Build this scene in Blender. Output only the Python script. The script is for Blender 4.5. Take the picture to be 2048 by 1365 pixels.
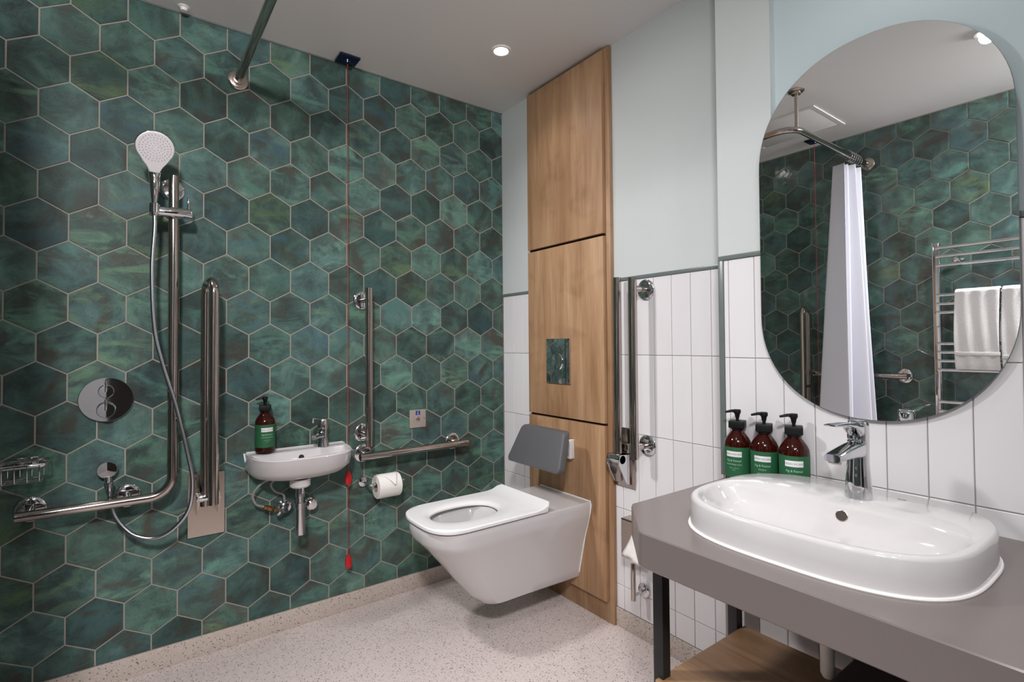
import bpy, bmesh, math, random
from mathutils import Vector, Matrix
PI = math.pi
for o in list(bpy.data.objects): bpy.data.objects.remove(o)
SC = bpy.context.scene
COL = SC.collection

# ------------------------------------------------------------------ camera
H = 2.466                      # ceiling height
YB, YM, YD = 1.99, 1.85, -0.26  # back wall, mirror wall, wall behind the camera
XR = 3.3
yaw, pitch, roll = 0.934408, 0.0190692, -0.0074508
fwd = Vector((-math.sin(yaw)*math.cos(pitch), math.cos(yaw)*math.cos(pitch), math.sin(pitch)))
rgt = Vector((math.cos(yaw), math.sin(yaw), 0)); up0 = rgt.cross(fwd)
r_ = math.cos(roll)*rgt + math.sin(roll)*up0
u_ = -math.sin(roll)*rgt + math.cos(roll)*up0
cd = bpy.data.cameras.new('camera'); cam = bpy.data.objects.new('camera', cd); COL.objects.link(cam)
m = Matrix((r_, u_, -fwd)).transposed().to_4x4(); m.translation = Vector((2.32677, 0.32924, 1.18337))
cam.matrix_world = m
cd.sensor_width = 36; cd.lens = 1036.44/2048*36; cd.shift_y = -13.012/2048; cd.clip_start = 0.02
SC.camera = cam
# ------------------------------------------------------------------ world, exposure
SC.view_settings.view_transform = 'Standard'; SC.view_settings.look = 'None'
SC.view_settings.gamma = 1.0; SC.view_settings.use_curve_mapping = False
SC.view_settings.exposure = 0.70
w = bpy.data.worlds.new('world'); SC.world = w; w.use_nodes = True
w.node_tree.nodes['Background'].inputs[0].default_value = (0.8, 0.85, 0.9, 1)
w.node_tree.nodes['Background'].inputs[1].default_value = 0.3
SPOT_W = 1.0
# x, y, watts, beam angle, aim point (None = straight down), source radius; last four are unseen added fills
DOWNLIGHTS_AND_FILLS = [(0.506, 1.627, 4, 130, None, 0.026), (1.794, 0.49, 15, 145, None, 0.026), (2.02, 1.52, 5.5, 165, None, 0.026), (0.42, 0.12, 59, 92, (1.2, 1.9, 0.72), 0.09), (2.75, -0.05, 128, 118, (0.0, 0.65, 0.72), 0.12), (3.0, 0.35, 30, 150, None, 0.026)]  # fourth stands in for bounced flash, aimed at the back wall
SPOTCOL = (1.0, 0.975, 0.985)

# ------------------------------------------------------------------ helpers
def lin(c):
    return tuple(((v/255)/12.92 if v/255 <= 0.04045 else ((v/255+0.055)/1.055)**2.4) for v in c) + (1.0,)
def new_mat(name):
    mt = bpy.data.materials.new(name); mt.use_nodes = True
    return mt, mt.node_tree, mt.node_tree.nodes['Principled BSDF']
def N(nt, typ, **kw):
    n = nt.nodes.new(typ)
    for k, v in kw.items():
        if k in ('operation', 'blend_type', 'data_type', 'feature', 'noise_dimensions', 'wave_type', 'bands_direction', 'interpolation_type', 'clamp'): setattr(n, k, v)
        else: n.inputs[k.replace('_', ' ')].default_value = v
    return n
def plain(name, rgb, rough=0.4, metal=0.0, coat=0.0, noise=0.03, scale=30, bump=0.0, **ex):
    mt, nt, b = new_mat(name)
    tc = N(nt, 'ShaderNodeTexCoord'); nz = N(nt, 'ShaderNodeTexNoise', Scale=scale, Detail=4.0)
    nt.links.new(tc.outputs['Object'], nz.inputs['Vector'])
    mx = nt.nodes.new('ShaderNodeMix'); mx.data_type = 'RGBA'
    c = lin(rgb); mx.inputs['A'].default_value = tuple(max(0, v*(1-noise)) for v in c[:3])+(1,)
    mx.inputs['B'].default_value = tuple(min(1, v*(1+noise)) for v in c[:3])+(1,)
    nt.links.new(nz.outputs['Fac'], mx.inputs['Factor']); nt.links.new(mx.outputs['Result'], b.inputs['Base Color'])
    b.inputs['Roughness'].default_value = rough; b.inputs['Metallic'].default_value = metal
    if coat: b.inputs['Coat Weight'].default_value = coat; b.inputs['Coat Roughness'].default_value = 0.05
    if bump:
        bp = N(nt, 'ShaderNodeBump', Strength=bump, Distance=0.002)
        nt.links.new(nz.outputs['Fac'], bp.inputs['Height']); nt.links.new(bp.outputs['Normal'], b.inputs['Normal'])
    for k, v in ex.items(): b.inputs[k.replace('_', ' ')].default_value = v
    return mt

class MB:
    """collects solids and builds them as one mesh object"""
    def __init__(s): s.v = []; s.f = []; s.mi = []
    def add(s, vs, fs, mi=0):
        o = len(s.v); s.v += [Vector(v) for v in vs]; s.f += [tuple(i+o for i in f) for f in fs]; s.mi += [mi]*len(fs); return s
    def box(s, x0, y0, z0, x1, y1, z1, b=0.0, M=None, mi=0):
        bm = bmesh.new(); bmesh.ops.create_cube(bm, size=1.0)
        for v in bm.verts: v.co = Vector((x0+(v.co.x+.5)*(x1-x0), y0+(v.co.y+.5)*(y1-y0), z0+(v.co.z+.5)*(z1-z0)))
        if b > 0: bmesh.ops.bevel(bm, geom=bm.edges[:], offset=b, segments=3, affect='EDGES', profile=0.5)
        bm.verts.index_update(); vs = [v.co.copy() for v in bm.verts]
        if M: vs = [M @ v for v in vs]
        s.add(vs, [tuple(v.index for v in f.verts) for f in bm.faces], mi); bm.free(); return s
    def rings(s, rs, cap0=True, cap1=True, mi=0, closed=True):
        n = len(rs[0]); vs = [p for r in rs for p in r]; fs = []
        for i in range(len(rs)-1):
            for j in range(n if closed else n-1):
                k = (j+1) % n; fs.append((i*n+j, i*n+k, (i+1)*n+k, (i+1)*n+j))
        if cap0: fs.append(tuple(reversed(range(n))))
        if cap1: fs.append(tuple((len(rs)-1)*n+j for j in range(n)))
        return s.add(vs, fs, mi)
    def tube(s, pts, r, n=20, cap=True, mi=0, taper=None):
        pts = [Vector(p) for p in pts]; rs = []; prev = None
        for i, p in enumerate(pts):
            t = (pts[min(i+1, len(pts)-1)]-pts[max(i-1, 0)]).normalized()
            if prev is None:
                a = Vector((0, 0, 1)) if abs(t.z) < .9 else Vector((1, 0, 0)); x = t.cross(a).normalized()
            else: x = (prev - t*prev.dot(t)).normalized()
            prev = x; y = t.cross(x); rr = r if taper is None else taper[i]
            rs.append([p + (x*math.cos(2*PI*k/n)+y*math.sin(2*PI*k/n))*rr for k in range(n)])
        return s.rings(rs, cap, cap, mi)
    def lathe(s, prof, origin=(0, 0, 0), axis=(0, 0, 1), n=32, cap=True, mi=0):
        o = Vector(origin); a = Vector(axis).normalized(); h = Vector((0, 0, 1)) if abs(a.z) < .9 else Vector((1, 0, 0))
        x = a.cross(h).normalized(); y = a.cross(x)
        rs = [[o + a*z + (x*math.cos(2*PI*k/n)+y*math.sin(2*PI*k/n))*max(r, 1e-5) for k in range(n)] for r, z in prof]
        return s.rings(rs, cap, cap, mi)
    def cyl(s, a, b, r, n=24, bev=0.0, mi=0):
        a = Vector(a); b = Vector(b); L = (b-a).length
        prof = [(r, 0), (r, L)] if not bev else [(r-bev, 0), (r-bev*.3, bev*.3), (r, bev), (r, L-bev), (r-bev*.3, L-bev*.3), (r-bev, L)]
        return s.lathe(prof, a, b-a, n, True, mi)
    def poly(s, pts, d, b=0.0, mi=0):
        """extrude 3-D polygon along vector d, optional bevel inset at far side"""
        pts = [Vector(p) for p in pts]; d = Vector(d); c = sum(pts, Vector())/len(pts)
        rs = [pts, [p+d*1.0 for p in pts]]
        if b: rs = [pts, [p+d*(1-b/d.length) for p in pts], [p+d+(c-p).normalized()*b for p in pts]]
        return s.rings(rs, mi=mi)
    def build(s, name, mat, parent=None, smooth=35, loc=None):
        me = bpy.data.meshes.new(name); o0 = Vector(loc) if loc else Vector((0, 0, 0))
        me.from_pydata([v-o0 for v in s.v], [], s.f)
        bm = bmesh.new(); bm.from_mesh(me); bmesh.ops.recalc_face_normals(bm, faces=bm.faces[:]); bm.to_mesh(me); bm.free()
        mats = mat if isinstance(mat, (list, tuple)) else [mat]
        for x in mats: me.materials.append(x)
        if len(mats) > 1:
            for p, i in zip(me.polygons, s.mi): p.material_index = i
        if smooth:
            me.polygons.foreach_set('use_smooth', [True]*len(me.polygons)); me.set_sharp_from_angle(angle=math.radians(smooth))
        ob = bpy.data.objects.new(name, me); COL.objects.link(ob)
        if loc: ob.location = o0
        if parent is not None:
            ob.parent = parent
            if loc: ob.location = o0 - world_loc(parent)
            else: ob.location = -world_loc(parent)
        return ob
def world_loc(o):
    v = Vector(o.location)
    while o.parent: o = o.parent; v = v + Vector(o.location)
    return v
def tag(o, label, cat, group=None, kind=None):
    if label: o['label'] = label
    if cat: o['category'] = cat
    if group: o['group'] = group
    if kind: o['kind'] = kind
    return o
def thing(name, label, cat, loc, group=None):
    o = bpy.data.objects.new(name, None); COL.objects.link(o); o.location = loc; o.empty_display_size = 0.05
    return tag(o, label, cat, group)
def struct(o): o['kind'] = 'structure'; return o
def arc_path(pts, r, n=10):
    """polyline with rounded corners"""
    P = [Vector(p) for p in pts]; out = [P[0]]
    for i in range(1, len(P)-1):
        a = (P[i-1]-P[i]).normalized(); b = (P[i+1]-P[i]).normalized()
        ang = a.angle(b); d = r/math.tan(ang/2); c = P[i] + (a+b).normalized()*(r/math.sin(ang/2))
        s0 = P[i]+a*d - c; s1 = P[i]+b*d - c; tot = s0.angle(s1); ax = s0.cross(s1).normalized()
        for k in range(n+1): out.append(c + Matrix.Rotation(tot*k/n, 3, ax) @ s0)
    out.append(P[-1]); return out
def spline(pts, n=12):
    P = [Vector(p) for p in pts]; P = [2*P[0]-P[1]]+P+[2*P[-1]-P[-2]]; out = []
    for i in range(1, len(P)-2):
        for k in range(n):
            t = k/n; a, b, c, d = P[i-1:i+3]
            out.append(0.5*((2*b)+(c-a)*t+(2*a-5*b+4*c-d)*t*t+(3*b-a-3*c+d)*t**3))
    out.append(P[-2]); return out
def superell(cx, cy, hx, hy, n, z, k=72):
    out = []
    for i in range(k):
        t = 2*PI*i/k; c, s = math.cos(t), math.sin(t)
        out.append(Vector((cx+hx*math.copysign(abs(c)**(2/n), c), cy+hy*math.copysign(abs(s)**(2/n), s), z)))
    return out

# ------------------------------------------------------------------ materials
def tile_green(name, spec, r0, r1, wave):
    mt, nt, b = new_mat(name); L = nt.links.new
    tc = N(nt, 'ShaderNodeTexCoord'); oi = N(nt, 'ShaderNodeObjectInfo')
    wn = N(nt, 'ShaderNodeTexWhiteNoise'); wn.noise_dimensions = '1D'; L(oi.outputs['Random'], wn.inputs['W'])
    sc = nt.nodes.new('ShaderNodeVectorMath'); sc.operation = 'SCALE'; sc.inputs['Scale'].default_value = 40
    L(wn.outputs['Color'], sc.inputs[0])
    ad = nt.nodes.new('ShaderNodeVectorMath'); ad.operation = 'ADD'; L(tc.outputs['Object'], ad.inputs[0]); L(sc.outputs[0], ad.inputs[1])
    def ramp(fac, stops):
        r = nt.nodes.new('ShaderNodeValToRGB'); e = r.color_ramp.elements
        while len(e) < len(stops): e.new(0.5)
        for i, (p, c) in enumerate(stops): e[i].position = p; e[i].color = c
        L(fac, r.inputs[0]); return r.outputs[0]
    def mix(f, a, c, bt='MIX'):
        mx = nt.nodes.new('ShaderNodeMix'); mx.data_type = 'RGBA'; mx.blend_type = bt
        for sk, v in (('Factor', f), ('A', a), ('B', c)):
            if hasattr(v, 'is_linked') or hasattr(v, 'links'): L(v, mx.inputs[sk])
            else: mx.inputs[sk].default_value = v
        return mx.outputs['Result']
    n1 = N(nt, 'ShaderNodeTexNoise', Scale=9.0, Detail=7.0, Roughness=0.62, Distortion=0.6); L(ad.outputs[0], n1.inputs['Vector'])
    n2 = N(nt, 'ShaderNodeTexNoise', Scale=5.0, Detail=3.0, Roughness=0.5, Distortion=1.2); L(ad.outputs[0], n2.inputs['Vector'])
    n3 = N(nt, 'ShaderNodeTexNoise', Scale=160.0, Detail=3.0, Roughness=0.7); L(ad.outputs[0], n3.inputs['Vector'])
    # diagonal brush streaks
    mp = N(nt, 'ShaderNodeMapping'); mp.inputs['Rotation'].default_value = (0.6, 0.5, 0.55); mp.inputs['Scale'].default_value = (5, 5, 13)
    L(ad.outputs[0], mp.inputs['Vector'])
    n4 = N(nt, 'ShaderNodeTexNoise', Scale=1.0, Detail=5.0, Roughness=0.65, Distortion=0.8); L(mp.outputs[0], n4.inputs['Vector'])
    base = ramp(n1.outputs['Fac'], [(0.30, lin((66, 74, 71))), (0.44, lin((73, 92, 87))), (0.56, lin((86, 112, 104))), (0.70, lin((108, 136, 126)))])
    brown = ramp(n2.outputs['Fac'], [(0.52, (0, 0, 0, 1)), (0.68, (1, 1, 1, 1))])
    c1 = mix(brown, base, lin((82, 82, 76)))
    teal = ramp(n4.outputs['Fac'], [(0.50, (0, 0, 0, 1)), (0.66, (0.9, 0.9, 0.9, 1))])
    sep = N(nt, 'ShaderNodeSeparateColor'); L(wn.outputs['Color'], sep.inputs[0])
    tealc = ramp(sep.outputs[0], [(0.0, lin((76, 104, 112))), (0.5, lin((80, 114, 104))), (0.8, lin((106, 148, 130))), (1.0, lin((102, 124, 92)))])
    c2 = mix(teal, c1, tealc)
    # per-tile value shift
    vs = nt.nodes.new('ShaderNodeHueSaturation'); L(c2, vs.inputs['Color'])
    mr = N(nt, 'ShaderNodeMapRange'); mr.inputs['To Min'].default_value = 0.62; mr.inputs['To Max'].default_value = 1.18; L(sep.outputs[1], mr.inputs[0]); L(mr.outputs[0], vs.inputs['Value'])
    mr2 = N(nt, 'ShaderNodeMapRange'); mr2.inputs['To Min'].default_value = 0.485; mr2.inputs['To Max'].default_value = 0.53; L(sep.outputs[2], mr2.inputs[0]); L(mr2.outputs[0], vs.inputs['Hue'])
    sp = ramp(n3.outputs['Fac'], [(0.30, (0.35, 0.35, 0.35, 1)), (0.40, (1, 1, 1, 1))])
    c3 = mix(0.8, vs.outputs[0], sp, 'MULTIPLY')
    L(c3, b.inputs['Base Color'])
    rr = N(nt, 'ShaderNodeMapRange'); rr.inputs['To Min'].default_value = r0; rr.inputs['To Max'].default_value = r1; L(n1.outputs['Fac'], rr.inputs[0]); L(rr.outputs[0], b.inputs['Roughness'])
    nb = N(nt, 'ShaderNodeTexNoise', Scale=16.0, Detail=2.0, Roughness=0.4, Distortion=0.3); L(ad.outputs[0], nb.inputs['Vector'])
    bp = N(nt, 'ShaderNodeBump', Strength=wave, Distance=0.006); L(nb.outputs['Fac'], bp.inputs['Height'])
    bp2 = N(nt, 'ShaderNodeBump', Strength=0.12, Distance=0.001); L(n3.outputs['Fac'], bp2.inputs['Height']); L(bp.outputs[0], bp2.inputs['Normal'])
    L(bp2.outputs[0], b.inputs['Normal'])
    b.inputs['Specular IOR Level'].default_value = spec
    return mt
def tile_white():
    mt, nt, b = new_mat('white_glaze'); L = nt.links.new
    tc = N(nt, 'ShaderNodeTexCoord'); oi = N(nt, 'ShaderNodeObjectInfo')
    cr = nt.nodes.new('ShaderNodeValToRGB'); cr.color_ramp.elements[0].color = lin((222, 219, 221)); cr.color_ramp.elements[1].color = lin((228, 226, 227))
    L(oi.outputs['Random'], cr.inputs[0]); L(cr.outputs[0], b.inputs['Base Color'])
    nz = N(nt, 'ShaderNodeTexNoise', Scale=9.0, Detail=2.0); L(tc.outputs['Object'], nz.inputs['Vector'])
    bp = N(nt, 'ShaderNodeBump', Strength=0.25, Distance=0.004); L(nz.outputs['Fac'], bp.inputs['Height']); L(bp.outputs[0], b.inputs['Normal'])
    b.inputs['Roughness'].default_value = 0.16; return mt
def terrazzo(name, base, dark):
    mt, nt, b = new_mat(name); L = nt.links.new
    tc = N(nt, 'ShaderNodeTexCoord'); prev = None
    nz = N(nt, 'ShaderNodeTexNoise', Scale=60.0, Detail=5.0); L(tc.outputs['Object'], nz.inputs['Vector'])
    mx = nt.nodes.new('ShaderNodeMix'); mx.data_type = 'RGBA'; mx.inputs['A'].default_value = lin(tuple(c-9 for c in base)); mx.inputs['B'].default_value = lin(tuple(c+9 for c in base)); L(nz.outputs['Fac'], mx.inputs['Factor'])
    prev = mx.outputs['Result']
    for sc, thr, keep, col in ((125, 0.30, 0.66, tuple(c+8 for c in dark)), (230, 0.32, 0.50, tuple(c+32 for c in dark)), (180, 0.33, 0.68, tuple(min(255, c+14) for c in base)), (80, 0.20, 0.82, tuple(c-12 for c in dark))):
        vo = N(nt, 'ShaderNodeTexVoronoi', Scale=float(sc)); L(tc.outputs['Object'], vo.inputs['Vector'])
        lt = N(nt, 'ShaderNodeMath', operation='LESS_THAN'); L(vo.outputs['Distance'], lt.inputs[0]); lt.inputs[1].default_value = thr
        se = N(nt, 'ShaderNodeSeparateColor'); L(vo.outputs['Color'], se.inputs[0])
        gt = N(nt, 'ShaderNodeMath', operation='GREATER_THAN'); L(se.outputs[0], gt.inputs[0]); gt.inputs[1].default_value = keep
        mu = N(nt, 'ShaderNodeMath', operation='MULTIPLY'); L(lt.outputs[0], mu.inputs[0]); L(gt.outputs[0], mu.inputs[1])
        m2 = nt.nodes.new('ShaderNodeMix'); m2.data_type = 'RGBA'; L(mu.outputs[0], m2.inputs['Factor']); L(prev, m2.inputs['A']); m2.inputs['B'].default_value = lin(col); prev = m2.outputs['Result']
    L(prev, b.inputs['Base Color']); b.inputs['Roughness'].default_value = 0.42
    return mt
def oak(name, vert=True, dark=1.0):
    mt, nt, b = new_mat(name); L = nt.links.new
    tc = N(nt, 'ShaderNodeTexCoord'); oi = N(nt, 'ShaderNodeObjectInfo')
    ad = nt.nodes.new('ShaderNodeVectorMath'); ad.operation = 'ADD'; L(tc.outputs['Object'], ad.inputs[0]); L(oi.outputs['Random'], ad.inputs[1])
    mp = N(nt, 'ShaderNodeMapping'); mp.inputs['Scale'].default_value = (14, 14, 1.3) if vert else (1.3, 14, 14); L(ad.outputs[0], mp.inputs[0])
    n1 = N(nt, 'ShaderNodeTexNoise', Scale=1.0, Detail=5.0, Roughness=0.55, Distortion=0.7); L(mp.outputs[0], n1.inputs['Vector'])
    mp2 = N(nt, 'ShaderNodeMapping'); mp2.inputs['Scale'].default_value = (150, 150, 5) if vert else (5, 150, 150); L(ad.outputs[0], mp2.inputs[0])
    n2 = N(nt, 'ShaderNodeTexNoise', Scale=1.0, Detail=3.0, Roughness=0.6); L(mp2.outputs[0], n2.inputs['Vector'])
    n3 = N(nt, 'ShaderNodeTexNoise', Scale=6.0, Detail=3.0, Distortion=0.5); L(ad.outputs[0], n3.inputs['Vector'])
    cr = nt.nodes.new('ShaderNodeValToRGB'); e = cr.color_ramp.elements; e.new(0.5)
    for i, (p, c) in enumerate([(0.3, (150, 112, 80)), (0.5, (170, 133, 99)), (0.72, (188, 153, 118))]): e[i].position = p; e[i].color = lin(tuple(x*dark for x in c))
    L(n1.outputs['Fac'], cr.inputs[0])
    c2 = nt.nodes.new('ShaderNodeValToRGB'); c2.color_ramp.elements[0].position = 0.3; c2.color_ramp.elements[0].color = (0.72, 0.68, 0.64, 1); c2.color_ramp.elements[1].position = 0.55; c2.color_ramp.elements[1].color = (1, 1, 1, 1); L(n2.outputs['Fac'], c2.inputs[0])
    c3 = nt.nodes.new('ShaderNodeValToRGB'); c3.color_ramp.elements[0].position = 0.25; c3.color_ramp.elements[0].color = (0.62, 0.55, 0.5, 1); c3.color_ramp.elements[1].position = 0.42; c3.color_ramp.elements[1].color = (1, 1, 1, 1); L(n3.outputs['Fac'], c3.inputs[0])
    m1 = nt.nodes.new('ShaderNodeMix'); m1.data_type = 'RGBA'; m1.blend_type = 'MULTIPLY'; m1.inputs['Factor'].default_value = 0.55; L(cr.outputs[0], m1.inputs['A']); L(c2.outputs[0], m1.inputs['B'])
    m2 = nt.nodes.new('ShaderNodeMix'); m2.data_type = 'RGBA'; m2.blend_type = 'MULTIPLY'; m2.inputs['Factor'].default_value = 0.6; L(m1.outputs['Result'], m2.inputs['A']); L(c3.outputs[0], m2.inputs['B'])
    L(m2.outputs['Result'], b.inputs['Base Color']); b.inputs['Roughness'].default_value = 0.5
    return mt
def emis(name, col, st):
    mt, nt, b = new_mat(name); b.inputs['Emission Color'].default_value = col; b.inputs['Emission Strength'].default_value = st; return mt
M_GREEN = tile_green('green_satin_glaze', 0.07, 0.30, 0.50, 0.35); M_GREENG = tile_green('green_gloss_glaze', 0.6, 0.08, 0.22, 0.55); M_WHITE = tile_white()
M_GROUT = plain('grout_beige', (158, 152, 143), 0.9, noise=0.06, scale=80)
M_GROUTG = plain('grout_grey', (150, 143, 142), 0.9, noise=0.06, scale=80)
M_FLOOR = terrazzo('floor_vinyl', (218, 205, 201), (124, 113, 110))
M_SKIRT = terrazzo('skirting_vinyl', (196, 183, 174), (104, 94, 86))
M_OAK = oak('light_oak'); M_OAKF = oak('light_oak_frame', dark=0.93); M_OAKH = oak('light_oak_shelf', vert=False, dark=0.97)
M_WALLR = plain('white_wall_paint', (236, 236, 238), 0.75, noise=0.01)
M_PAINT = plain('mint_paint', (196, 201, 200), 0.75, noise=0.01)
M_PAINT2 = plain('mint_paint_cool_lit', (186, 200, 203), 0.75, noise=0.01)  # same mint paint, with the cooler light there put into its colour
M_CEIL = plain('ceiling_paint', (238, 235, 234), 0.85, noise=0.01)
M_TRIM = plain('grey_green_trim', (104, 113, 111), 0.25, 0.0, noise=0.1)
M_CHROME = plain('chrome', (215, 215, 218), 0.04, 1.0, noise=0.01)
M_STEEL = plain('polished_steel', (190, 180, 174), 0.11, 1.0, noise=0.02)
M_SATIN = plain('satin_steel', (196, 184, 174), 0.26, 1.0, noise=0.02)
M_BRASS = plain('tarnished_brass', (160, 118, 78), 0.4, 0.9, noise=0.3, scale=120)
M_CERAM = plain('white_ceramic', (206, 203, 203), 0.09, 0.0, noise=0.004, coat=0.3)
M_SEAT = plain('white_seat_plastic', (238, 238, 238), 0.22, 0.0, noise=0.004)
M_CAULK = plain('white_sealant', (246, 244, 241), 0.5, noise=0.01)
M_PAPER = plain('white_paper', (240, 237, 233), 0.95, noise=0.02, scale=200, bump=0.2)
M_CARD = plain('cardboard', (150, 132, 118), 0.9)
M_STONE = plain('taupe_worktop', (117, 108, 105), 0.22, noise=0.05, scale=500)
M_BLACK = plain('black_plastic', (9, 9, 10), 0.5, Specular_IOR_Level=0.3)
M_PLATE = plain('brushed_plate', (188, 176, 168), 0.4, 0.35)
M_BLKMET = plain('black_metal', (30, 30, 32), 0.5)
M_PAD = plain('grey_padding', (88, 88, 91), 0.5, noise=0.02)
M_LABEL = plain('green_label', (34, 92, 58), 0.55, noise=0.05)
M_LABELW = plain('white_label', (225, 225, 225), 0.6)
M_INK = plain('grey_ink', (120, 112, 120), 0.6)
M_INKW = plain('pale_ink', (170, 205, 180), 0.6)
M_RED = plain('red_plastic', (190, 22, 32), 0.35)
M_REDC = plain('red_cord', (150, 42, 46), 0.6)
M_NAVY = plain('navy_plate', (34, 46, 78), 0.12, 0.5)
M_BLUE = plain('blue_enamel', (40, 66, 150), 0.3)
M_HOSE = plain('chrome_hose', (196, 198, 206), 0.22, 1.0)
M_NOZ = plain('pale_grey_plastic', (232, 228, 231), 0.45)
M_TOWEL = plain('white_towel', (236, 233, 232), 1.0, noise=0.03, scale=260, bump=1.0)
M_CURT = plain('white_curtain', (226, 226, 236), 0.8, noise=0.01, scale=300)
M_DKGREY = plain('dark_grey_fabric', (84, 76, 76), 0.95, noise=0.12, scale=150)
M_PIPE = plain('white_pipe', (240, 234, 231), 0.4)
M_DARK = plain('dark_hole', (18, 18, 18), 0.6)
M_BACKING = plain('mirror_backing', (120, 124, 126), 0.5)
M_DOOR = plain('door_paint', (44, 38, 36), 0.5)
M_BULB = emis('lamp_glow', (1.0, 0.96, 0.9, 1), 14.0)
mm, nt, bb = new_mat('mirror_silver'); bb.inputs['Metallic'].default_value = 1.0; bb.inputs['Roughness'].default_value = 0.0; bb.inputs['Base Color'].default_value = (0.93, 0.95, 0.94, 1); M_MIRROR = mm
mm, nt, bb = new_mat('amber_plastic'); bb.inputs['Base Color'].default_value = lin((70, 19, 8)); bb.inputs['Roughness'].default_value = 0.07
bb.inputs['Transmission Weight'].default_value = 0.55; bb.inputs['IOR'].default_value = 1.45; M_AMBER = mm

# ------------------------------------------------------------------ room shell
TG = 0.0025   # grout set back from tile face
def slab(name, x0, y0, z0, x1, y1, z1, mat): return struct(MB().box(x0, y0, z0, x1, y1, z1).build(name, mat, smooth=0))
floor = slab('floor', -0.2, YD-0.2, -0.1, XR+0.2, YB+0.2, 0, M_FLOOR)
ceiling = slab('ceiling', -0.2, YD-0.2, H, XR+0.2, YB+0.2, H+0.1, M_CEIL)
wall_left = slab('wall_left', -0.2, YD-0.2, 0, -TG, YB+0.2, H, M_GROUT)
wall_front = slab('wall_front', -TG, YD-0.2, 0, XR+0.2, YD-TG, H, M_GROUT)
wall_right = struct(MB().box(XR, YD-TG, 0, XR+0.2, 0.18, H).box(XR, 1.18, 0, XR+0.2, YM, H).box(XR, 0.18, 2.08, XR+0.2, 1.18, H).build('wall_right', M_WALLR, smooth=0))
ZT = 1.445    # top of the white tiles
XM = 1.388
wall_back = struct(MB().box(-TG, YB+TG, 0, XM, YB+0.2, ZT, mi=0).box(-TG, YB, ZT, XM, YB+0.2, H, mi=1).build('wall_back', [M_GROUTG, M_PAINT], smooth=0))
wall_br = struct(MB().box(XM+0.004, YM+TG, 0, XR+0.2, YB+0.2, ZT, mi=0).box(XM, YM, ZT, 1.563, YB+0.2, H, mi=1)
                 .box(1.563, YM+0.012, ZT, XR+0.2, YB+0.2, H, mi=2).build('wall_back_right', [M_GROUTG, M_PAINT, M_PAINT2], smooth=0))
def door():
    d = struct(MB().box(XR+0.15, 0.18, 0, XR+0.19, 1.18, 2.08, 0.002).build('door_1', M_DOOR))
    MB().tube(arc_path([(XR+0.15, 0.28, 1.0), (XR+0.10, 0.28, 1.0), (XR+0.10, 0.40, 1.0)], 0.012, 5), 0.009).build('door_handle', M_STEEL, d)
door()
# hex tiles ---------------------------------------------------------
HW, PP = 0.08, 0.13736
HS = 2*PP/3*1.0           # edge length
def clip(poly, x0, x1, z0, z1):
    def cut(p, f, inter):
        out = []
        for i in range(len(p)):
            a, b = p[i], p[(i+1) % len(p)]; fa, fb = f(a), f(b)
            if fa >= 0: out.append(a)
            if (fa >= 0) != (fb >= 0):
                t = fa/(fa-fb); out.append((a[0]+(b[0]-a[0])*t, a[1]+(b[1]-a[1])*t))
        return out
    for f in (lambda p: p[0]-x0, lambda p: x1-p[0], lambda p: p[1]-z0, lambda p: z1-p[1]):
        if len(poly) < 3: return []
        poly = cut(poly, f, None)
    return poly
def parea(p): return abs(sum(p[i][0]*p[(i+1) % len(p)][1]-p[(i+1) % len(p)][0]*p[i][1] for i in range(len(p))))/2
def shrink(poly, c, d):
    # inset every edge by d (convex polygon, CCW or CW)
    n = len(poly); out = []
    sg = 1 if sum(poly[i][0]*poly[(i+1) % n][1]-poly[(i+1) % n][0]*poly[i][1] for i in range(n)) > 0 else -1
    ls = []
    for i in range(n):
        a, b = poly[i], poly[(i+1) % n]; L = math.hypot(b[0]-a[0], b[1]-a[1]); nx, ny = -(b[1]-a[1])/L*sg, (b[0]-a[0])/L*sg
        ls.append((nx, ny, nx*a[0]+ny*a[1]+d))
    for i in range(n):
        a1, b1, c1 = ls[i-1]; a2, b2, c2 = ls[i]; D = a1*b2-a2*b1
        if abs(D) < 1e-9: out.append(poly[i]); continue
        out.append(((c1*b2-c2*b1)/D, (a1*c2-a2*c1)/D))
    return out
def clean(poly):
    out = []
    for p in poly:
        if not out or math.hypot(p[0]-out[-1][0], p[1]-out[-1][1]) > 1e-4: out.append(p)
    if len(out) > 1 and math.hypot(out[0][0]-out[-1][0], out[0][1]-out[-1][1]) < 1e-4: out.pop()
    res = []
    for i in range(len(out)):
        a, b, c = out[i-1], out[i], out[(i+1) % len(out)]
        if abs((b[0]-a[0])*(c[1]-b[1])-(b[1]-a[1])*(c[0]-b[0])) > 1e-8: res.append(b)
    return res
TB = 0.0016
def tile_mesh(poly, c, to3):
    """poly in local 2-D around c; to3(u, v, h) -> local 3-D"""
    inn = shrink(poly, c, TB)
    rs = [[to3(p[0]-c[0], p[1]-c[1], -0.004) for p in poly], [to3(p[0]-c[0], p[1]-c[1], -TB*0.7) for p in poly], [to3(p[0]-c[0], p[1]-c[1], 0.0) for p in inn]]
    n = len(poly); vs = [p for r in rs for p in r]; fs = []
    for i in range(2):
        for j in range(n): k = (j+1) % n; fs.append((i*n+j, i*n+k, (i+1)*n+k, (i+1)*n+j))
    fs.append(tuple(2*n+j for j in range(n)))
    return vs, fs
def fix_mesh(name, vs, fs, mat):
    me = bpy.data.meshes.new(name); me.from_pydata(vs, [], fs); me.materials.append(mat)
    bm = bmesh.new(); bm.from_mesh(me); bmesh.ops.recalc_face_normals(bm, faces=bm.faces[:])
    # open shells: make sure front face looks outward
    bm.to_mesh(me); bm.free(); return me
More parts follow.
